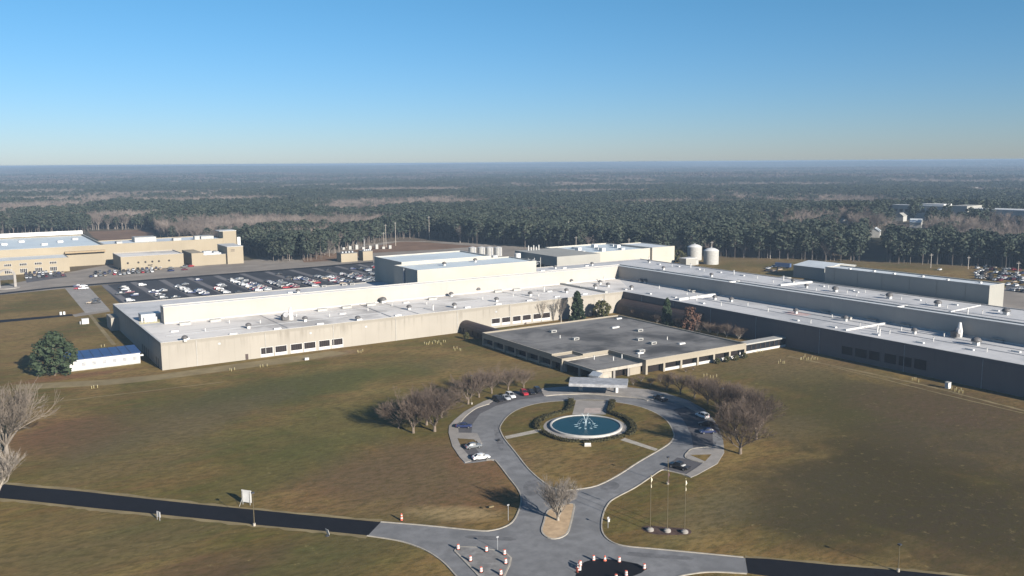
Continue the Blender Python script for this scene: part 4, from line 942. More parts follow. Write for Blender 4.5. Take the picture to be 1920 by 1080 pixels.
def vn(x,y):
    xi,yi=math.floor(x),math.floor(y); fx,fy=x-xi,y-yi; fx=fx*fx*(3-2*fx); fy=fy*fy*(3-2*fy)
    h=lambda a,b:((math.sin(a*127.1+b*311.7)*43758.5453)%1)
    return (h(xi,yi)*(1-fx)+h(xi+1,yi)*fx)*(1-fy)+(h(xi,yi+1)*(1-fx)+h(xi+1,yi+1)*fx)*fy
BAREZ=[(P(1590,398),130),(P(1000,418),50),(P(1200,402),60),(P(220,425),60),(P(120,385),120),(P(400,390),130),(P(60,370),160),(P(760,368),170),(P(1130,372),120),(P(1290,398),90),(P(950,450),14)]
def bare_prob(x,y,r):
    b=.62*vn(x/300+11,y/300+5)+.38*vn(x/90,y/90)
    p=max(0,min(1,(b-.45)*5.0))
    for c,s in BAREZ:
        d=math.hypot(x-c.x,y-c.y)/s
        if d<1.25: p=max(p,min(1,(1.25-d)*2.4))
    return p
trees=[]
HALF=R(38)
def too_near(x,y):
    for c in HP:
        dx,dy=x-c.x,y-c.y; r=math.hypot(c.x,c.y); t=(dx*c.x+dy*c.y)/r; s=abs(dx*c.y-dy*c.x)/r
        if s<8 and -170<t<12: return True
    X,Y=fb.location.x,fb.location.y; dx,dy=x-X,y-Y; r=math.hypot(X,Y); t=(dx*X+dy*Y)/r; s=(dx*Y-dy*X)/r
    return -72<s<72 and (-55<t<32 or (-170<t<=-55 and rf_.random()<.7))
def scatter(r0,r1,cell,kind):
    r=r0
    while r<r1:
        da=cell/r; a=-HALF
        while a<HALF:
            aa=a+rf_.uniform(-.45,.45)*da; rr=r+rf_.uniform(-.45,.45)*cell; a+=da
            if kind==0 and rr<edge_r(aa): continue
            x,y=rr*math.cos(aa+AZ),rr*math.sin(aa+AZ)
            if rr<2300 and too_near(x,y): continue
            pb=bare_prob(x,y,rr)*(1 if aa>R(17) else .08+.92*sstep(15,110,rr-edge_r(aa))); bare=rf_.random()<pb*.93
            if kind==0:
                front=rr-edge_r(aa)
                if bare: idx=4+(rf_.random()<.5); h=rf_.uniform(13,18.5)
                else: idx=rf_.randrange(4); h=rf_.uniform(15,23.5)*(1-.25*pb)
                if front<26 and rf_.random()<.05: idx=4; h=rf_.uniform(10,15)
                wd=rf_.uniform(1.0,1.65) if not bare else rf_.uniform(.9,1.4)
                trees.append((front,rr,aa,x,y,idx,h/10,wd))
            else:
                idx=8 if bare else 6+(rf_.random()<.5)
                trees.append((1e9,rr,aa,x,y,idx,rf_.uniform(.85,1.25)*(1 if rr<9000 else 1.25),1))
        r+=cell*.92
scatter(600,1300,6.8,0); scatter(1300,2100,9.0,0); scatter(2100,3200,13.5,0); scatter(3200,7000,27,1); scatter(7000,15000,62,1)
# the trees that show largest stand as things of their own, the rest is the wood
inframe=[t for t in trees if abs(t[2])<R(31.5) and t[0]<30]
inframe.sort(key=lambda t:t[1]+t[0]*14)
solo=set(); cnt=[0,0]
for t in inframe:
    k=1 if t[5]>=4 else 0
    if cnt[k]<(70 if k else 225): solo.add(id(t)); cnt[k]+=1
def zone(x,y):
    px=pixx(x,y)[0]
    return 'behind the beige plant' if px<430 else 'behind the rear car park' if px<760 else 'behind the tall hall' if px<1160 else 'behind the white tanks' if px<1480 else 'behind the grey warehouse'
for t in inframe:
    if id(t) not in solo: continue
    b=t[5]>=4; z=zone(t[3],t[4]); pr=(FP+FB)[t[5]]
    o=thing('bare_tree' if b else 'pine_tree',('grey leafless tree standing at the wood edge ' if b else 'tall dark pine with bare stem at the wood edge ')+z,'tree',(t[3],t[4],terrain(t[3],t[4])),rf_.random()*6.28,('bare trees' if b else 'pines')+' at the wood edge '+z)
    o.scale=(t[6]*t[7],t[6]*t[7],t[6]); linkobj('trunk',pr[0],o); linkobj('crown',pr[1],o)
rest=[t for t in trees if id(t) not in solo]
fm=bpy.data.meshes.new('forest'); fm.from_pydata([(t[3],t[4],terrain(t[3],t[4])) for t in rest],[],[])
for nm,ty,vals in (('idx','INT',[t[5] for t in rest]),('scl','FLOAT_VECTOR',[c for t in rest for c in (t[6]*t[7],t[6]*t[7],t[6])]),('rot','FLOAT',[rf_.random()*6.283 for t in rest])):
    at=fm.attributes.new(nm,ty,'POINT'); at.data.foreach_set('vector' if ty=='FLOAT_VECTOR' else 'value',vals)
fob=linkobj('forest',fm); tag(fob,'wide pine and bare-tree forest reaching to the horizon','forest',kind='stuff')
ng=bpy.data.node_groups.new('forest_scatter','GeometryNodeTree')
ng.interface.new_socket('Geometry',in_out='INPUT',socket_type='NodeSocketGeometry'); ng.interface.new_socket('Geometry',in_out='OUTPUT',socket_type='NodeSocketGeometry')
gi=ng.nodes.new('NodeGroupInput'); go=ng.nodes.new('NodeGroupOutput'); ci=ng.nodes.new('GeometryNodeCollectionInfo'); ci.inputs['Collection'].default_value=PCOL; ci.inputs['Separate Children'].default_value=True; ci.inputs['Reset Children'].default_value=True
ip=ng.nodes.new('GeometryNodeInstanceOnPoints'); ip.inputs['Pick Instance'].default_value=True
def na(nm,ty):
    n=ng.nodes.new('GeometryNodeInputNamedAttribute'); n.data_type=ty; n.inputs[0].default_value=nm; return n.outputs[0]
cx=ng.nodes.new('ShaderNodeCombineXYZ'); er=ng.nodes.new('FunctionNodeEulerToRotation')
lk_=ng.links.new; lk_(na('rot','FLOAT'),cx.inputs[2]); lk_(cx.outputs[0],er.inputs[0]); lk_(er.outputs[0],ip.inputs['Rotation'])
lk_(na('idx','INT'),ip.inputs['Instance Index']); lk_(na('scl','FLOAT_VECTOR'),ip.inputs['Scale'])
lk_(gi.outputs[0],ip.inputs['Points']); lk_(ci.outputs[0],ip.inputs['Instance']); lk_(ip.outputs[0],go.inputs[0])
fob.modifiers.new('scatter','NODES').node_group=ng

# ------------------------------------------------------------------ vehicles
def loft(mb,secs,mi=0):
    """secs: list of (x, halfwidth list, z list) closed in y by mirror"""
    k=len(secs[0][1]); vs=[]
    for x,hw,zs in secs:
        vs+=[(x,-hw[i],zs[i]) for i in range(k)]+[(x,hw[i],zs[i]) for i in range(k-1,-1,-1)]
    n=2*k; fs=[]
    for s in range(len(secs)-1):
        for i in range(n): fs.append((s*n+i,s*n+(i+1)%n,(s+1)*n+(i+1)%n,(s+1)*n+i))
    fs.append(tuple(range(n-1,-1,-1))); fs.append(tuple(range((len(secs)-1)*n,len(secs)*n)))
    mb.add(vs,fs,mi)
def car_shapes(kind):
    body=MB(); glass=MB()
    sec=lambda x,w_,zt,zb=.28:(x,[w_*.86,w_,w_*.97,w_*.86],[zb,zb+.22,zt-.12,zt])
    if kind=='sedan':
        loft(body,[sec(-2.3,.78,.82,.4),sec(-2.1,.88,.95),sec(-1.4,.91,1.0),sec(.9,.91,.97),sec(1.9,.87,.82),sec(2.3,.72,.66,.38)])
        loft(glass,[(-1.75,[.78,.70],[.97,.98]),(-1.0,[.80,.62],[.97,1.40]),(-.2,[.82,.64],[.97,1.45]),(.35,[.82,.63],[.97,1.41]),(1.15,[.78,.70],[.94,.96])])
        roof=[(-1.02,.64),(-.2,.66),(.38,.64)]; rz=[1.405,1.465,1.42]; L_=4.6;wb=1.38
    elif kind=='suv':
        loft(body,[sec(-2.25,.80,.95,.42),sec(-2.15,.90,1.05),sec(-1.2,.94,1.1),sec(.9,.94,1.08),sec(1.9,.90,.98),sec(2.3,.78,.8,.42)])
        loft(glass,[(-2.15,[.82,.76],[1.05,1.07]),(-1.85,[.84,.68],[1.06,1.66]),(-.3,[.86,.70],[1.08,1.72]),(.3,[.86,.69],[1.08,1.68]),(1.1,[.82,.74],[1.06,1.08])])
        roof=[(-1.87,.70),(-.3,.72),(.33,.70)]; rz=[1.67,1.735,1.69]; L_=4.6;wb=1.4
    else:
        loft(body,[sec(-2.85,.86,1.0,.5),sec(-2.8,.94,1.05,.45),sec(-.9,.95,1.06,.4),sec(-.85,.95,1.12,.4),sec(1.3,.95,1.12,.4),sec(2.5,.93,1.06,.42),sec(2.8,.82,.9,.48)])
        loft(glass,[(-.85,[.86,.80],[1.1,1.12]),(-.75,[.86,.70],[1.1,1.76]),(.2,[.88,.72],[1.1,1.82]),(.6,[.88,.71],[1.1,1.78]),(1.4,[.84,.76],[1.1,1.13])])
        roof=[(-.78,.72),(.2,.74),(.63,.73)]; rz=[1.77,1.835,1.79]; L_=5.6;wb=1.75
    n=len(roof)
    vs=[];
    for (x,w_),z in zip(roof,rz): vs+=[(x,-w_,z-.05),(x,-w_*.93,z+.01),(x,w_*.93,z+.01),(x,w_,z-.05)]
    fs=[]
    for i in range(n-1):
        for k in range(3): fs.append((i*4+k,(i+1)*4+k,(i+1)*4+k+1,i*4+k+1))
    rf=MB().add(vs,fs)
    # corner pillars
    for s in (-1,1):
        rf.tube((roof[0][0],s*roof[0][1]*.97,rz[0]-.03),(roof[0][0]-(.7 if kind=='sedan' else .25 if kind=='suv' else .06),s*.80,rz[0]-.42 if kind=='sedan' else 1.1),.05,.06,4)
        rf.tube((roof[-1][0],s*roof[-1][1]*.97,rz[-1]-.03),(roof[-1][0]+.75,s*.80,1.0),.04,.05,4); rf.box(-.28,-.18,s*.74-.07,s*.74+.07,1.0,rz[1]-.08)
    return body,glass,rf,L_,wb
CS={k:car_shapes(k) for k in ('sedan','suv','pickup')}
CM={}
def near_car(label,kind,paint,p0,p1,extra=None):
    a=P(*p0);b=P(*p1); c=(a+b)/2; d=b-a; body,glass,rf,L_,wb=CS[kind]
    t=thing('pickup_truck' if kind=='pickup' else 'parked_car',label,'pickup' if kind=='pickup' else 'car',(c.x,c.y,.04),math.atan2(d.y,d.x),'cars parked round the drive loop')
    key=(kind,paint)
    if key not in CM: CM[key]=(body.mesh('car_body',PAINT[paint],False),rf.mesh('car_roof',PAINT[paint]),glass.mesh('car_glass',M['glassb']))
    linkobj('body',CM[key][0],t); linkobj('window',CM[key][2],t); linkobj('roof',CM[key][1],t)
    r_=.33 if kind!='pickup' else .40
    for x in (-wb,wb):
        for s in (-1,1):
            wq=MB().wheel(0,0,0,r_,.22).build('wheel',M['tyre'],t,(x,s*.82,r_)); MB().wheel(0,s*.115,0,r_*.6,.02).build('rim',M['rim'],wq)
    xf=L_/2-.14; zf=.72 if kind=='sedan' else .85
    for s in (-1,1):
        MB().box(xf-.25,xf-.02,s*.62-.15,s*.62+.15,zf-.16,zf).build('headlight',M['lamp'],t); MB().box(-L_/2-.01,-L_/2+.12,s*.68-.13,s*.68+.13,zf-.05,zf+.16).build('tail_light',M['tail'],t)
    if kind=='pickup':
        MB().box(-2.65,-1.0,-.78,.78,1.062,1.075).build('truck_bed',M['dark'],t)
        if extra: MB().box(-1.5,-1.0,-.74,.74,1.08,1.22).build('tool_box',M['white'],t)
    MB().box(xf-.02,xf+.06,-.4,.4,.45,.62).build('grille',M['dark'],t)
    return t
near_car('dark blue sedan alone in the bay above the small lawn patch, left of the loop','sedan','blue',(854,802),(886,802))
near_car('grey car in the lower left bay, just above the white car','sedan','grey',(874,842),(901,838))
near_car('white car in the lowest bay left of the loop','sedan','white',(886,863),(918,859))
near_car('black sport utility car, leftmost of the row at the upper left of the loop','suv','black',(923,748),(944,757))
near_car('silver car between the black and white cars at the upper left of the loop','sedan','silver',(938,745),(957,753))
near_car('white car left of the red car at the upper left of the loop','suv','white',(949,741),(966,750))
near_car('red car in the row at the upper left of the loop','suv','red',(976,735),(990,746))
near_car('black car just right of the red car','sedan','black',(990,733),(1003,744))
near_car('dark grey car at the right end of the row, near the canopy','suv','black',(1002,731),(1015,741))
near_car('black pickup with chrome at the upper right of the loop','pickup','black',(1256,757),(1220,744),True)
near_car('white car, first of the three in the shade right of the loop','suv','white',(1330,788),(1303,778))
near_car('black car, middle of the three in the shade right of the loop','sedan','black',(1338,800),(1311,797))
near_car('dark blue car, nearest of the three in the shade right of the loop','sedan','blue',(1341,812),(1313,813))
near_car('black pickup with a white box in its bed in the lower right bay','pickup','black',(1296,885),(1250,873),True)
# small cars of the big car parks: one mesh each
LC={}
def lot_mesh(kind,paint):
    if (kind,paint) in LC: return LC[(kind,paint)]
    body,glass,rf,L_,wb=CS[kind]; mb=MB()
    mb.add(body.v,body.f,0); mb.add(glass.v,glass.f,1); mb.add(rf.v,rf.f,0)
    for x in (-wb,wb):
        for s in (-1,1): mb.wheel(x,s*.82,.33,.33,.22,2,10)
    LC[(kind,paint)]=mb.mesh('lot_car',[PAINT[paint],M['glassb'],M['tyre']]); return LC[(kind,paint)]
rc=random.Random(21)
def lot_car(x,y,rz,where,paint=None,z=.04):
    k=rc.choices(('sedan','suv','pickup'),(5,4,2))[0]; pc=paint or rc.choices(list(PAINT),(10,15,17,24,4,11,8,6))[0]
    o=linkobj('pickup_truck' if k=='pickup' else 'parked_car',lot_mesh(k,pc),None,(x,y,z)); o.rotation_euler=(0,0,rz)
    k2={'sedan':'saloon car','suv':'sport utility car','pickup':'pickup'}[k]
    tag(o,'small %s %s parked %s'%(pc,k2,where),'car','cars '+where)
lots=0
for k in range(12):
    xr=74+17.6*k+9.6
    if xr>272: break
    for side in (-1,1):
        y=508
        while y<578:
            y+=2.9; fill=.12+.0028*max(0,150-abs(xr-235))*.75
            if y>550: fill*=.4
            if xr<150: fill=.22 if y<550 else .12
            vnv=.55*vn(xr*.09,y*.06+side)+.45*rc.random()+.04
            x=xr+side*2.7
            if vnv*1.25<1-fill*1.25 or pixx(x,y)[1]<pixx(x,y)[1]*0: continue
            if 190<x<262 and y<455: continue
            lot_car(x+rc.uniform(-.3,.3),y,0 if side<0 else math.pi,'in the car park behind the cream wing',z=.045)
def px_cars(px0,px1,py0,py1,dx,dy,fill,where,rz,slope=0,paint=None):
    a=P((px0+px1)/2,py1)
    x=px0
    while x<px1:
        y=py0
        while y<=py1:
            if rc.random()<fill:
                q=P(x+rc.uniform(-1,1),y+slope*(x-px0)+rc.uniform(-.3,.3)); lot_car(q.x,q.y,rz+rc.choice((0,math.pi))+rc.uniform(-.05,.05),where,paint)
            y+=dy
        x+=dx
px_cars(50,118,514,526,7.5,4.2,.75,'in front of the two-storey beige offices',math.pi/2,-.08)
px_cars(170,232,513,521,9,3.4,.7,'in the yard left of the round-window block',math.pi/2,-.09); px_cars(224,302,506,516,8.5,3.3,.8,'in the yard before the round-window block',math.pi/2,-.09)
px_cars(320,372,499,512,13,5,.5,'near the low beige wing',.3,-.1)
px_cars(146,168,538,546,11,4.6,.7,'on the pale concrete strip left of the car park',0,0); px_cars(170,190,564,572,11,4.8,.7,'on the pale concrete strip left of the car park',0,0)
px_cars(1832,1925,499,524,8.5,4.6,.8,'in the far right car park',0,.12); px_cars(1888,1925,535,544,8,4.5,.7,'in the small car park right of the warehouse end',0,.12)
px_cars(1440,1490,500,510,11,4.5,.5,'beside the low shed',0,.1); 
q=P(1762,507); lot_car(q.x,q.y,.2,'alone on the grass verge beyond the warehouse','white')
q=P(1468,503); t=thing('delivery_trailer','blue covered trailer parked left of the low shed','trailer',(q.x,q.y,0),-1.3)
MB().box(-5.5,5.5,-1.3,1.3,1.1,3.6).build('body',M['cartruck'],t); MB().box(-5.5,5.5,-1.25,1.25,3.603,3.75).build('roof',M['bluerib'],t)
for x in (-4,-3,3.5): MB().wheel(x,0,.5,.5,2.3).build('wheel',M['tyre'],t)

# ------------------------------------------------------------------ roof equipment
V={}
def fan_meshes():
    V['curb']=MB().box(-.55,.55,-.55,.55,0,1.1).mesh('fan_curb',M['white'])
    V['hood']=MB().lathe(0,0,[(.5,1.12),(1.15,1.2),(1.2,1.5),(.95,2.0),(.4,2.3),(.02,2.35)],14).mesh('fan_hood',M['hood'],True)
    V['bigcurb']=MB().box(-.9,.9,-.9,.9,0,1.3).mesh('fan_curb',M['white'])
    V['bighood']=MB().lathe(0,0,[(.9,1.32),(1.7,1.35),(1.75,1.8),(1.3,2.5),(.6,2.8),(.02,2.85)],16).mesh('fan_hood',M['hood'],True)
    V['low']=MB().frus(-1.5,1.5,-.6,.6,0,.5,.1,.1,.1).mesh('skylight',M['white'])
    V['long']=MB().box(-2.2,2.2,-.6,.6,0,.8).add([(-2.3,-.7,.803),(2.3,-.7,.803),(2.3,.7,1.1),(-2.3,.7,1.1),(-2.3,-.7,.95),(2.3,-.7,.95),(2.3,.7,1.25),(-2.3,.7,1.25)],[(4,5,6,7),(0,1,5,4),(1,2,6,5),(2,3,7,6),(3,0,4,7)]).mesh('curb_duct',M['offwhite'])
    V['pipe']=MB().cyl(0,0,.28,0,2.4,10).mesh('vent_pipe',M['white'])
    V['stubcap']=MB().lathe(0,0,[(.3,2.41),(.45,2.45),(.45,2.6),(.02,2.75)],10).mesh('pipe_cap',M['offwhite'])
    V['box']=MB().box(-1.3,1.3,-.8,.8,0,.95).mesh('unit_body',M['offwhite']); V['boxgrille']=MB().box(-.9,.9,-.86,-.803,.2,.75).mesh('unit_grille',M['dark'])
fan_meshes()
def equip(kind,items,z,roof,lab,parts,cat,name,rz=0):
    for i,it in enumerate(sorted(items)):
        q=P(it[0],it[1],z)
        la='%s, %s from left %s'%(lab,nth(i),roof)
        if len(parts)==1:
            o=linkobj(name,V[parts[0][1]],None,(q.x,q.y,z)); tag(o,la,cat,lab+'s '+roof)
        else:
            o=thing(name,la,cat,(q.x,q.y,z),0,lab+'s '+roof)
            for pn,key in parts: linkobj(pn,V[key],o)
        o.rotation_euler=(0,0,rz)
fanp=[('curb','curb'),('hood','hood')]; bigp=[('curb','bigcurb'),('hood','bighood')]; pipep=[('stack','pipe'),('cap','stubcap')]; boxp=[('body','box'),('grille','boxgrille')]
r1='on the cream wing roof'
equip('f',[(347,640),(466,616),(572,603),(671,602),(767,581),(852,577),(846,556),(931,566),(994,555),(1062,549),(1071,531),(1125,533),(1140,538),(1116,541)],10.05,r1,'dark-hooded roof fan',fanp,'roof fan','roof_fan')
equip('b',[(718,568),(895,548),(941,543)],10.05,r1,'large dark-hooded roof fan',bigp,'roof fan','roof_fan')
equip('l',[(327,622),(347,636),(437,627),(520,617),(600,608),(642,589),(746,592),(761,568),(876,577),(672,600),(934,571),(1030,547),(1044,557),(1096,552),(992,564)],10.05,r1,'low white skylight',[('skylight','low')],'skylight','skylight')
equip('d',[(347,609),(404,603),(604,583),(650,578),(696,573),(811,562),(934,548),(969,545)],10.05,r1,'long low duct box',[('d','long')],'duct','duct_box')
equip('p',[(812,582),(1020,547),(1132,528)],10.05,r1,'white vent pipe',pipep,'vent pipe','vent_pipe')
r2='on the shaded right wing front roof'
equip('f',[(1184,543),(1340,562),(1371,566),(1492,588),(1585,602),(1714,626),(1210,531),(1201,530)],10.05,r2,'dark-hooded roof fan',fanp,'roof fan','roof_fan')
equip('b',[(1830,647)],10.05,r2,'large dark-hooded roof fan',bigp,'roof fan','roof_fan')
equip('l',[(1171,543),(1217,551),(1264,558),(1316,569),(1492,601),(1562,614),(1642,628),(1725,643),(1591,594),(1905,660),(1261,540),(1269,541),(1276,542),(1818,656)],10.05,r2,'low white skylight',[('skylight','low')],'skylight','skylight',R(90))
equip('d',[(1172,523),(1185,526),(1226,533),(1245,536),(1316,548),(1462,572),(1547,587),(1587,598),(1635,602),(1697,612),(1870,641),(1395,560)],10.05,r2,'long low duct box',[('d','long')],'duct','duct_box',R(90))
equip('p',[(1645,623),(1649,629),(1306,563)],10.05,r2,'white vent pipe',pipep,'vent pipe','vent_pipe')
equip('u',[(1294,546),(1300,548)],10.05,r2,'white air unit',boxp,'air unit','air_unit')
r3='on the right wing rear roof'
equip('f',[(1244,506),(1334,519),(1217,493),(1512,540),(1487,531)],10.05,r3,'dark-hooded roof fan',fanp,'roof fan','roof_fan')
equip('b',[(1566,547),(1667,560),(1758,574),(1886,590)],10.05,r3,'large dark-hooded roof fan',bigp,'roof fan','roof_fan')
equip('l',[(1235,496),(1271,500),(1309,505),(1349,511),(1392,517),(1541,537),(1597,545),(1656,554),(1721,563),(1790,572),(1867,583),(1605,548)],10.05,r3,'low white skylight',[('skylight','low')],'skylight','skylight',R(90))
equip('p',[(1376,515),(1295,502),(1469,526),(1814,590),(1217,489)],10.05,r3,'white vent pipe',pipep,'vent pipe','vent_pipe')
r5='on the cream wing rear roof'
equip('f',[(1041,504),(1110,498),(559,550)],10.05,r5,'dark-hooded roof fan',fanp,'roof fan','roof_fan')
equip('l',[(327,578),(345,570),(413,564),(1017,508),(1058,503),(1100,499),(545,549)],10.05,r5,'low white skylight',[('skylight','low')],'skylight','skylight')
for px in (605,643,652,667): pass
equip('u',[(607,538),(645,535),(660,534)],10.05,r5,'white air unit',boxp,'air unit','air_unit')
zo=ZT-.45
r4_='on the dark pavilion roof'
equip('u',[(1037,623),(1079,637),(1199,621),(1199,638),(1224,645),(1202,660)],zo,r4_,'pale air unit',boxp,'air unit','air_unit')
equip('l',[(1278,645),(1160,598),(1155,614),(1152,615),(1200,663)],zo,r4_,'low white skylight',[('skylight','low')],'skylight','skylight')
V['pipe']=MB().cyl(0,0,.18,0,1.3,8).mesh('vent_pipe',M['white']); V['stubcap']=MB().cyl(0,0,.26,1.303,1.5,8).mesh('pipe_cap',M['offwhite'])
equip('p',[(1050,635),(1251,638),(1198,671),(1114,674),(1150,676),(1166,672)],zo-.2,r4_,'short white vent pipe',pipep,'vent pipe','vent_pipe')
equip('p',[(794,495),(832,490),(893,489)],21.3,'on the tall hall roof','short white vent pipe',pipep,'vent pipe','vent_pipe')
equip('f2',[(833,499),(891,492)],21.3,'on the tall hall roof','dark-hooded roof fan',fanp,'roof fan','roof_fan')
equip('p',[(385,621),(430,606),(488,606),(556,594),(618,594),(690,583),(735,574),(800,571),(905,561),(962,556),(1010,556),(1088,540)],10.05,'along the cream wing roof','short white roof stub',pipep,'vent pipe','vent_pipe')
equip('p',[(1236,541),(1288,553),(1352,573),(1402,573),(1440,584),(1520,606),(1560,596),(1612,612),(1668,626),(1690,620),(1750,640),(1770,632),(1850,660)],10.05,'along the right wing front roof','short white roof stub',pipep,'vent pipe','vent_pipe')
equip('p',[(1260,500),(1320,509),(1420,522),(1450,530),(1530,545),(1553,540),(1588,550),(1606,556),(1622,549),(1690,562),(1736,572),(1776,578),(1842,588)],10.05,'along the right wing rear roof','short white roof stub',pipep,'vent pipe','vent_pipe')
# fume scrubbers
def scrub(label,px,py):
    q=P(px,py,10.05); t=thing('fume_scrubber',label,'scrubber',(q.x,q.y,10.05))
    MB().cyl(1.2,0,1.1,0,2.2,14).cyl(1.2,0,1.1,2.203,5.4,14,.45).build('stack',M['white'],t); MB().box(-2.6,-.2,-1.2,1.2,.3,2.4).build('motor_housing',M['hood'],t)
    MB().wheel(-1.4,-1.1,2.6,1.1,.9).build('blower',M['grey'],t); MB().tube((-1,0,2.9),(1.2,0,2.0),.45,.45,8).build('duct',M['galv'],t)
scrub('white conical fume stack with dark machinery on the left part of the cream wing roof',540,600)
scrub('white fume stack on the shaded right wing roof, left of the large dark-hooded fan',1795,632)
q=P(289,602,10.05); t=thing('rooftop_plant','grey rooftop plant behind a yellow railing at the left end of the cream wing','rooftop plant',(q.x,q.y,10.05))
MB().box(-5,3,0,6,0,3.2).build('housing',M['galv'],t); MB().box(-4,1,-1.6,-.1,0,2).build('housing',M['white'],t); MB().box(3.2,5.5,1,5,0,2.2).build('fan_box',M['white'],t)
MB().box(-6.5,7,-4.5,-4.38,1.0,1.12).box(-6.5,7,-4.5,-4.38,.5,.6).box(-6.5,7,-4.5,-4.38,.02,.2).build('railing',M['yellow'],t)
for k in range(8): MB().box(-6.5+k*1.92,-6.4+k*1.92,-4.37,-4.27,0,1.12).build('rail_post',M['yellow'],t)

# ------------------------------------------------------------------ street furniture
def light_pole(label,px,py,top,arm=1):
    q=P(px,py); h=height(px,py,top); t=thing('lamp_post',label,'lamp post',(q.x,q.y,0),0,'lamp posts')
    MB().tube((0,0,.4),(0,0,h),.10,.06,8).build('pole',M['bronze'],t); MB().cyl(0,0,.28,0,.6,10).build('base',M['kerb'],t)
    MB().box(-.3,.3,-.3,.3,h+.003,h+.22).build('lamp_head',M['dark'],t)
light_pole('lamp post on the far kerb of the black road, beside the white board sign',477,986,925)
light_pole('lamp post right of the loop, behind the middle flagpole',1252,908,858)
light_pole('lamp post on the lawn edge below the upper left tree row',884.5,758,705)
light_pole('lamp post among the bare trees right of the loop',1353,786,729)
light_pole('thin lamp post on the verge of the black road at the lower right',1684,1072,1022)
mq=[tuple(P(*p)[:2]) for p in ((1203,992),(1215,986),(1250,989),(1285,991),(1296,996),(1290,1002),(1250,1003),(1222,1001))]
mb=MB(); mb.prism(smooth_line(mq,3,True),0,.05); tag(mb.build('mulch_bed',M['mulch']),'dark mulch bed under the three flagpoles',kind='structure')
for i,(px,py,tp,lab) in enumerate(((1219,995,893,'bronze flagpole, leftmost of the three on the mulch bed'),(1251,997,884,'tallest bronze flagpole, middle of the three on the mulch bed'),(1283.5,999,899,'bronze flagpole, rightmost of the three, with a limp pale flag'))):
    q=P(px,py); h=height(px,py,tp); t=thing('flagpole',lab,'flagpole',(q.x,q.y,.05),0,'three flagpoles')
    MB().tube((0,0,.5),(0,0,h),.085,.04,8).build('pole',M['bronze'],t); MB().cyl(0,0,.75,0,.35,16).cyl(0,0,.75,.353,.62,16,.35).build('base',M['conc'],t); MB().lathe(0,0,[(.0,h-.01),(.12,h+.1),(.0,h+.22)],8).build('finial',M['yellow'],t)
    fl=MB(); n=7
    for k in range(n):
        z0=h-.3-k*.32; fl.add([(.05,0,z0),(.24+.10*math.sin(k),.12*math.cos(k*1.7),z0),(.22+.10*math.sin(k+1),.12*math.cos((k+1)*1.7),z0-.32),(.05,0,z0-.32),(.05,.06,z0),(.24+.10*math.sin(k),.12*math.cos(k*1.7)+.06,z0),(.22+.10*math.sin(k+1),.12*math.cos((k+1)*1.7)+.06,z0-.32),(.05,.06,z0-.32)],[(0,1,2,3),(7,6,5,4),(1,5,6,2)])
    fl.build('flag',M['flag'] if i!=1 else pbr('dark_flag',(.10,.05,.06),.8,.2,2),t)
# board signs
q=P(463,946); t=thing('board_sign','large blank white board on posts at the far side of the black road','sign',(q.x,q.y,0),R(128))
bd=height(463,946,919); MB().box(-1.25,1.25,-.05,.05,.55,bd).build('board',M['white'],t)
for s in (-1,1): MB().box(s*.95-.06,s*.95+.06,.06,.16,0,bd-.2).build('post',M['offwhite'],t)
MB().tube((.9,.2,1.5),(.9,1.5,0),.05,.05,5).build('brace',M['offwhite'],t)
q=P(298,975); t=thing('board_sign','small white board on two posts at the near side of the black road, left','sign',(q.x,q.y,0),R(110))
MB().box(-.6,.6,-.04,.04,.7,1.9).build('board',M['white'],t)
for s in (-1,1): MB().box(s*.5-.05,s*.5+.05,.045,.13,0,1.85).build('post',M['grey'],t)
q=P(614,1005); t=thing('board_sign','small leaning white sign on a stand beside the black road, right of the lamp post','sign',(q.x,q.y,0),R(105))
MB().add([(-.45,-.25,.3),(.45,-.25,.3),(.45,.1,1.5),(-.45,.1,1.5),(-.45,-.19,.3),(.45,-.19,.3),(.45,.16,1.5),(-.45,.16,1.5)],[(0,1,2,3),(7,6,5,4),(0,4,5,1),(3,2,6,7),(0,3,7,4),(1,5,6,2)]).build('board',M['white'],t)
MB().cyl(0,0,.4,0,.12,10).build('stand',M['dark'],t); MB().tube((0,.05,.1),(0,.1,.9),.04,.04,5).build('post',M['dark'],t)
# barrels
brl=MB(); prof=[(.34,.1),(.33,.35),(.30,.36),(.29,.6),(.27,.61),(.25,.85),(.2,1.0)]
def barrel(label,px,py,kind='barrel'):
    q=P(px,py)
    z=.14 if px<960 else .036
    t=thing('traffic_barrel' if kind=='barrel' else 'traffic_cone',label,'traffic barrel' if kind=='barrel' else 'traffic cone',(q.x,q.y,z),rnd.random()*6,'orange and white barrels round the islands')
    MB().cyl(0,0,.45,0,.09,12).build('base',M['tyre'],t)
    bands=((.32,.31,.1,.2),(.31,.29,.203,.5),(.29,.28,.503,.6),(.28,.25,.603,.94),(.25,.24,.943,1.0)) if kind=='barrel' else ((.36,.26,.1,.4),(.26,.17,.403,.75),(.17,.08,.753,1.1))
    for j,(a,b,z0,z1) in enumerate(bands): MB().cyl(0,0,a,z0,z1,14,b).build('band',M['orange'] if j%2==0 else M['white'],t)
LB=[(859,1031),(912,1035),(882,1053),(946,1041),(948,1058),(902,1074),(939,1079)]
for i,b in enumerate(sorted(LB)): barrel('orange and white barrel on the gravel island, %s from the left'%nth(i),*b)
RB=[(1088,1061),(1113,1051),(1161,1054),(1208,1067),(1174,1080),(1155,1087)]
for i,b in enumerate(sorted(RB)): barrel('orange and white barrel on the black asphalt patch, %s from the left'%nth(i),*b)
barrel('orange and white cone between two barrels at the top edge of the black patch',1134,1052,'cone')
q=P(1086,1067); t=thing('barricade','low orange and white barricade at the left corner of the black asphalt patch','barricade',(q.x,q.y,.036),R(60))
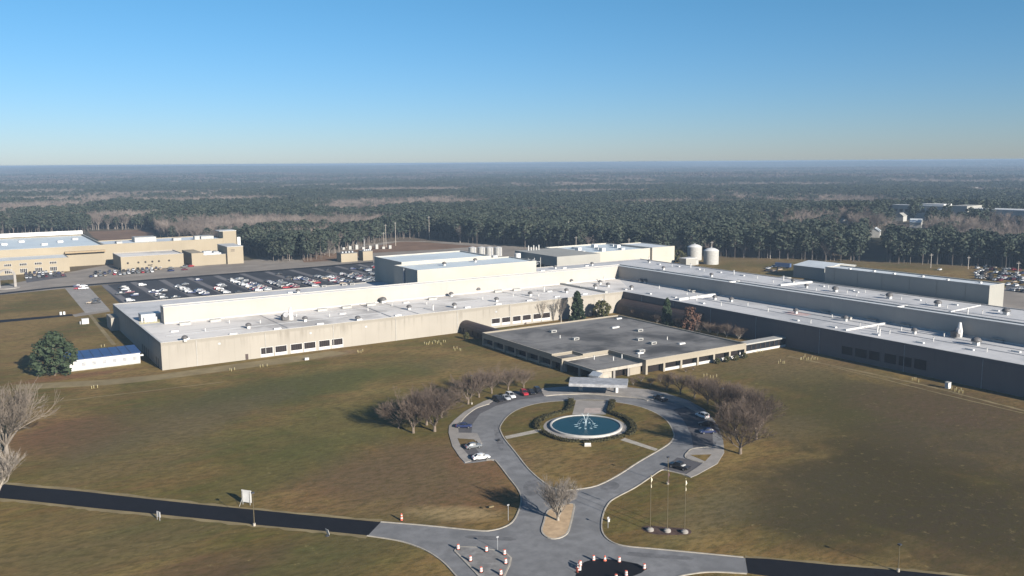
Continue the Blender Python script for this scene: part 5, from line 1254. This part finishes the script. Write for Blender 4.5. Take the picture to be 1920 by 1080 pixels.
for s in (-1,1): MB().box(s*.6-.05,s*.6+.05,-.3,.3,0,.9).build('leg',M['white'],t)
for k in range(2): MB().box(-.9,.9,-.06,.06,.4+k*.4,.62+k*.4).build('board',M['orange'] if k else M['white'],t)
q=P(1082,1074); t=thing('barricade','small orange delineator board at the left edge of the black asphalt patch','barricade',(q.x,q.y,.036),R(100))
MB().box(-.25,.25,-.04,.04,.1,1.0).build('board',M['orange'],t); MB().box(-.3,.3,-.25,.25,0,.09).build('base',M['tyre'],t)
q=P(753,976); t=thing('channelizer','tall orange channelizing drum alone on the verge near the gravel mound','traffic drum',(q.x,q.y,0))
MB().cyl(0,0,.4,0,.1,12).build('base',M['tyre'],t)
for j,(z0,z1) in enumerate(((.103,.5),(.503,.75),(.753,1.1),(1.103,1.3),(1.303,1.55))): MB().cyl(0,0,.3-.03*j,z0,z1,14,.28-.03*j).build('band',M['white'] if j in (1,3) else M['orange'],t)
for label,px,py,h in (('thin sign post on the gravel island behind the top right barrel',933,1031,2.4),('thin sign post on the lawn corner beside the dark tree shadow',953,976,3.2),('thin marker post at the foot of the right lawn near the junction',1140,990,2.0)):
    q=P(px,py); t=thing('sign_post',label,'sign post',(q.x,q.y,.1)); MB().tube((0,0,-.1),(0,0,h),.05,.05,6).build('post',M['galv'],t); MB().box(-.25,.25,-.03,.03,h+.003,h+.3).build('plate',M['grey'],t)
q=P(1141,978); t=thing('marker','tiny white marker block on the right lawn corner','marker',(q.x,q.y,0)); MB().cyl(0,0,.25,0,.5,8).build('stem',M['white'],t); MB().cyl(0,0,.32,.503,.65,8).build('cap',M['white'],t)
q=P(921,953); t=thing('ground_light','small low floodlight on the lawn left of the junction','floodlight',(q.x,q.y,0)); MB().box(-.6,.6,-.2,.2,.25,.5).build('housing',M['straw'],t); MB().box(-.08,.08,-.08,.08,0,.25).build('stem',M['dark'],t)
q=P(935,827); t=thing('drain_cover','round black drain cover standing proud of the loop asphalt','drain cover',(q.x,q.y,.02)); MB().cyl(0,0,.55,0,.18,14).build('rim',M['dark'],t); MB().cyl(0,0,.35,.183,.5,12).build('lid',M['tyre'],t)
q=P(1777,728); t=thing('utility_box','white utility box on the right lawn in front of the shaded wing','utility box',(q.x,q.y,0))
MB().box(-.8,.8,-.6,.6,0,2.0).build('cabinet',M['white'],t); MB().box(-.9,.9,-.7,.7,2.003,2.12).build('lid',M['offwhite'],t); MB().box(-.05,.05,-.63,-.603,.3,1.7).build('handle',M['dark'],t)
q=P(160,607); t=thing('utility_box','cream utility box on the lawn beside the path left of the factory','utility box',(q.x,q.y,0))
MB().box(-1.5,1.5,-1,1,0,2.4).build('cabinet',M['coping'],t); MB().box(-1.6,1.6,-1.1,1.1,2.403,2.52).build('lid',M['white'],t); MB().box(-2.4,-1.9,-.5,.5,0,1.4).build('side_unit',M['grey'],t)
q=P(575,675); t=thing('utility_box','small pale box on the track in front of the cream wing windows','utility box',(q.x,q.y,0))
MB().box(-.8,.8,-.4,.4,0,.9).build('cabinet',M['coping'],t); MB().box(-.85,.85,-.45,.45,.903,1.0).build('lid',M['offwhite'],t)
q=P(117,590); t=thing('utility_box','pair of tiny white cabinets by the dark road at the left','utility box',(q.x,q.y,0))
MB().box(-1.2,-.2,-.5,.5,0,1.5).build('cabinet',M['white'],t); MB().box(.4,1.3,-.5,.5,0,1.5).build('cabinet',M['white'],t)
# short yellow bollards in clusters
bm1=MB().cyl(0,0,.09,0,.95,8).mesh('bollard_post',M['yellow']); bm2=MB().cyl(0,0,.10,.953,1.02,8,.05).mesh('bollard_cap',M['coping'])
def bollards(pts,where):
    for px,py in pts:
        q=P(px,py); t=thing('bollard','short yellow bollard in the cluster '+where,'bollard',(q.x,q.y,0),0,'bollards '+where); linkobj('post',bm1,t); linkobj('cap',bm2,t)
rb_=random.Random(5)
def clus(x0,x1,y0,y1,n): return [(x0+(x1-x0)*(i+.5)/n+rb_.uniform(-1,1),rb_.uniform(y0,y1)) for i in range(n)]
bollards([(172,729),(176,728),(183,727)],'on the lawn below the big pine')
bollards([(431,695),(434,696),(440,694)],'below the track, left of the window row'); bollards([(488,689),(493,688),(501,687)],'below the track under the window row')
bollards(clus(794,836,641,647,12),'on the lawn left of the pavilion'); bollards(clus(849,866,653,658,5),'near the shaded side of the pavilion'); bollards(clus(669,681,658,662,4),'right of the bare soil triangle')
bollards(clus(1317,1347,705,711,5),'behind the grove right of the loop'); bollards(clus(1415,1431,660,664,4),'off the right corner of the pavilion'); bollards(clus(1499,1534,669,676,11),'on the lawn before the shaded wing'); bollards(clus(1459,1473,677,682,4),'in the middle of the right lawn, left group')
bollards(clus(1708,1724,712,717,4),'left of the white utility box'); bollards(clus(1783,1808,730,738,6),'right of the white utility box')
bollards([(190,651),(196,650)],'behind the portable office')
# power poles
for i,(px,py,tp) in enumerate([(613,472,427),(640,467,440),(650,465,428),(683,457,425),(720,462,435),(724,465,420),(742,461,416),(805,449,405),(1066,460,415),(1080,474,443),(1179,477,447),(1247,480,452),(1334,486,452),(1444,486,457),(1595,489,461),(1745,503,475),(1784,496,472),(1846,497,470),(1815,505,480),(1908,521,490)]):
    q=P(px,py); h=height(px,py,tp); t=thing('power_pole','pale wooden power pole before the wood, %s from the left'%nth(sorted([613,640,650,683,720,724,742,805,1066,1080,1179,1247,1334,1444,1595,1745,1784,1846,1815,1908]).index(px)),'power pole',(q.x,q.y,0),AZ+1.57,'power poles at the wood edge')
    MB().tube((0,0,0),(0,0,h),.24,.16,6).build('pole',pbr('weathered_pole',(.42,.37,.32),.9,.1,1) if i==0 else bpy.data.materials['weathered_pole'],t); MB().box(-1.3,1.3,-.1,.1,h-1.3,h-1.1).build('crossarm',M['offwhite'],t)

# ------------------------------------------------------------------ haze
hm=bpy.data.materials.new('haze'); hm.use_nodes=True; nt=hm.node_tree; nt.nodes.clear()
out=nt.nodes.new('ShaderNodeOutputMaterial'); pv=nt.nodes.new('ShaderNodeVolumePrincipled')
pv.inputs['Color'].default_value=(.33,.45,.60,1); pv.inputs['Density'].default_value=.00018; pv.inputs['Anisotropy'].default_value=0
nt.links.new(pv.outputs[0],out.inputs['Volume'])
hz=MB().box(-44000,44000,-44000,44000,-40,76).build('haze',hm); tag(hz,'thin blue haze over the distant woods','haze',kind='stuff')
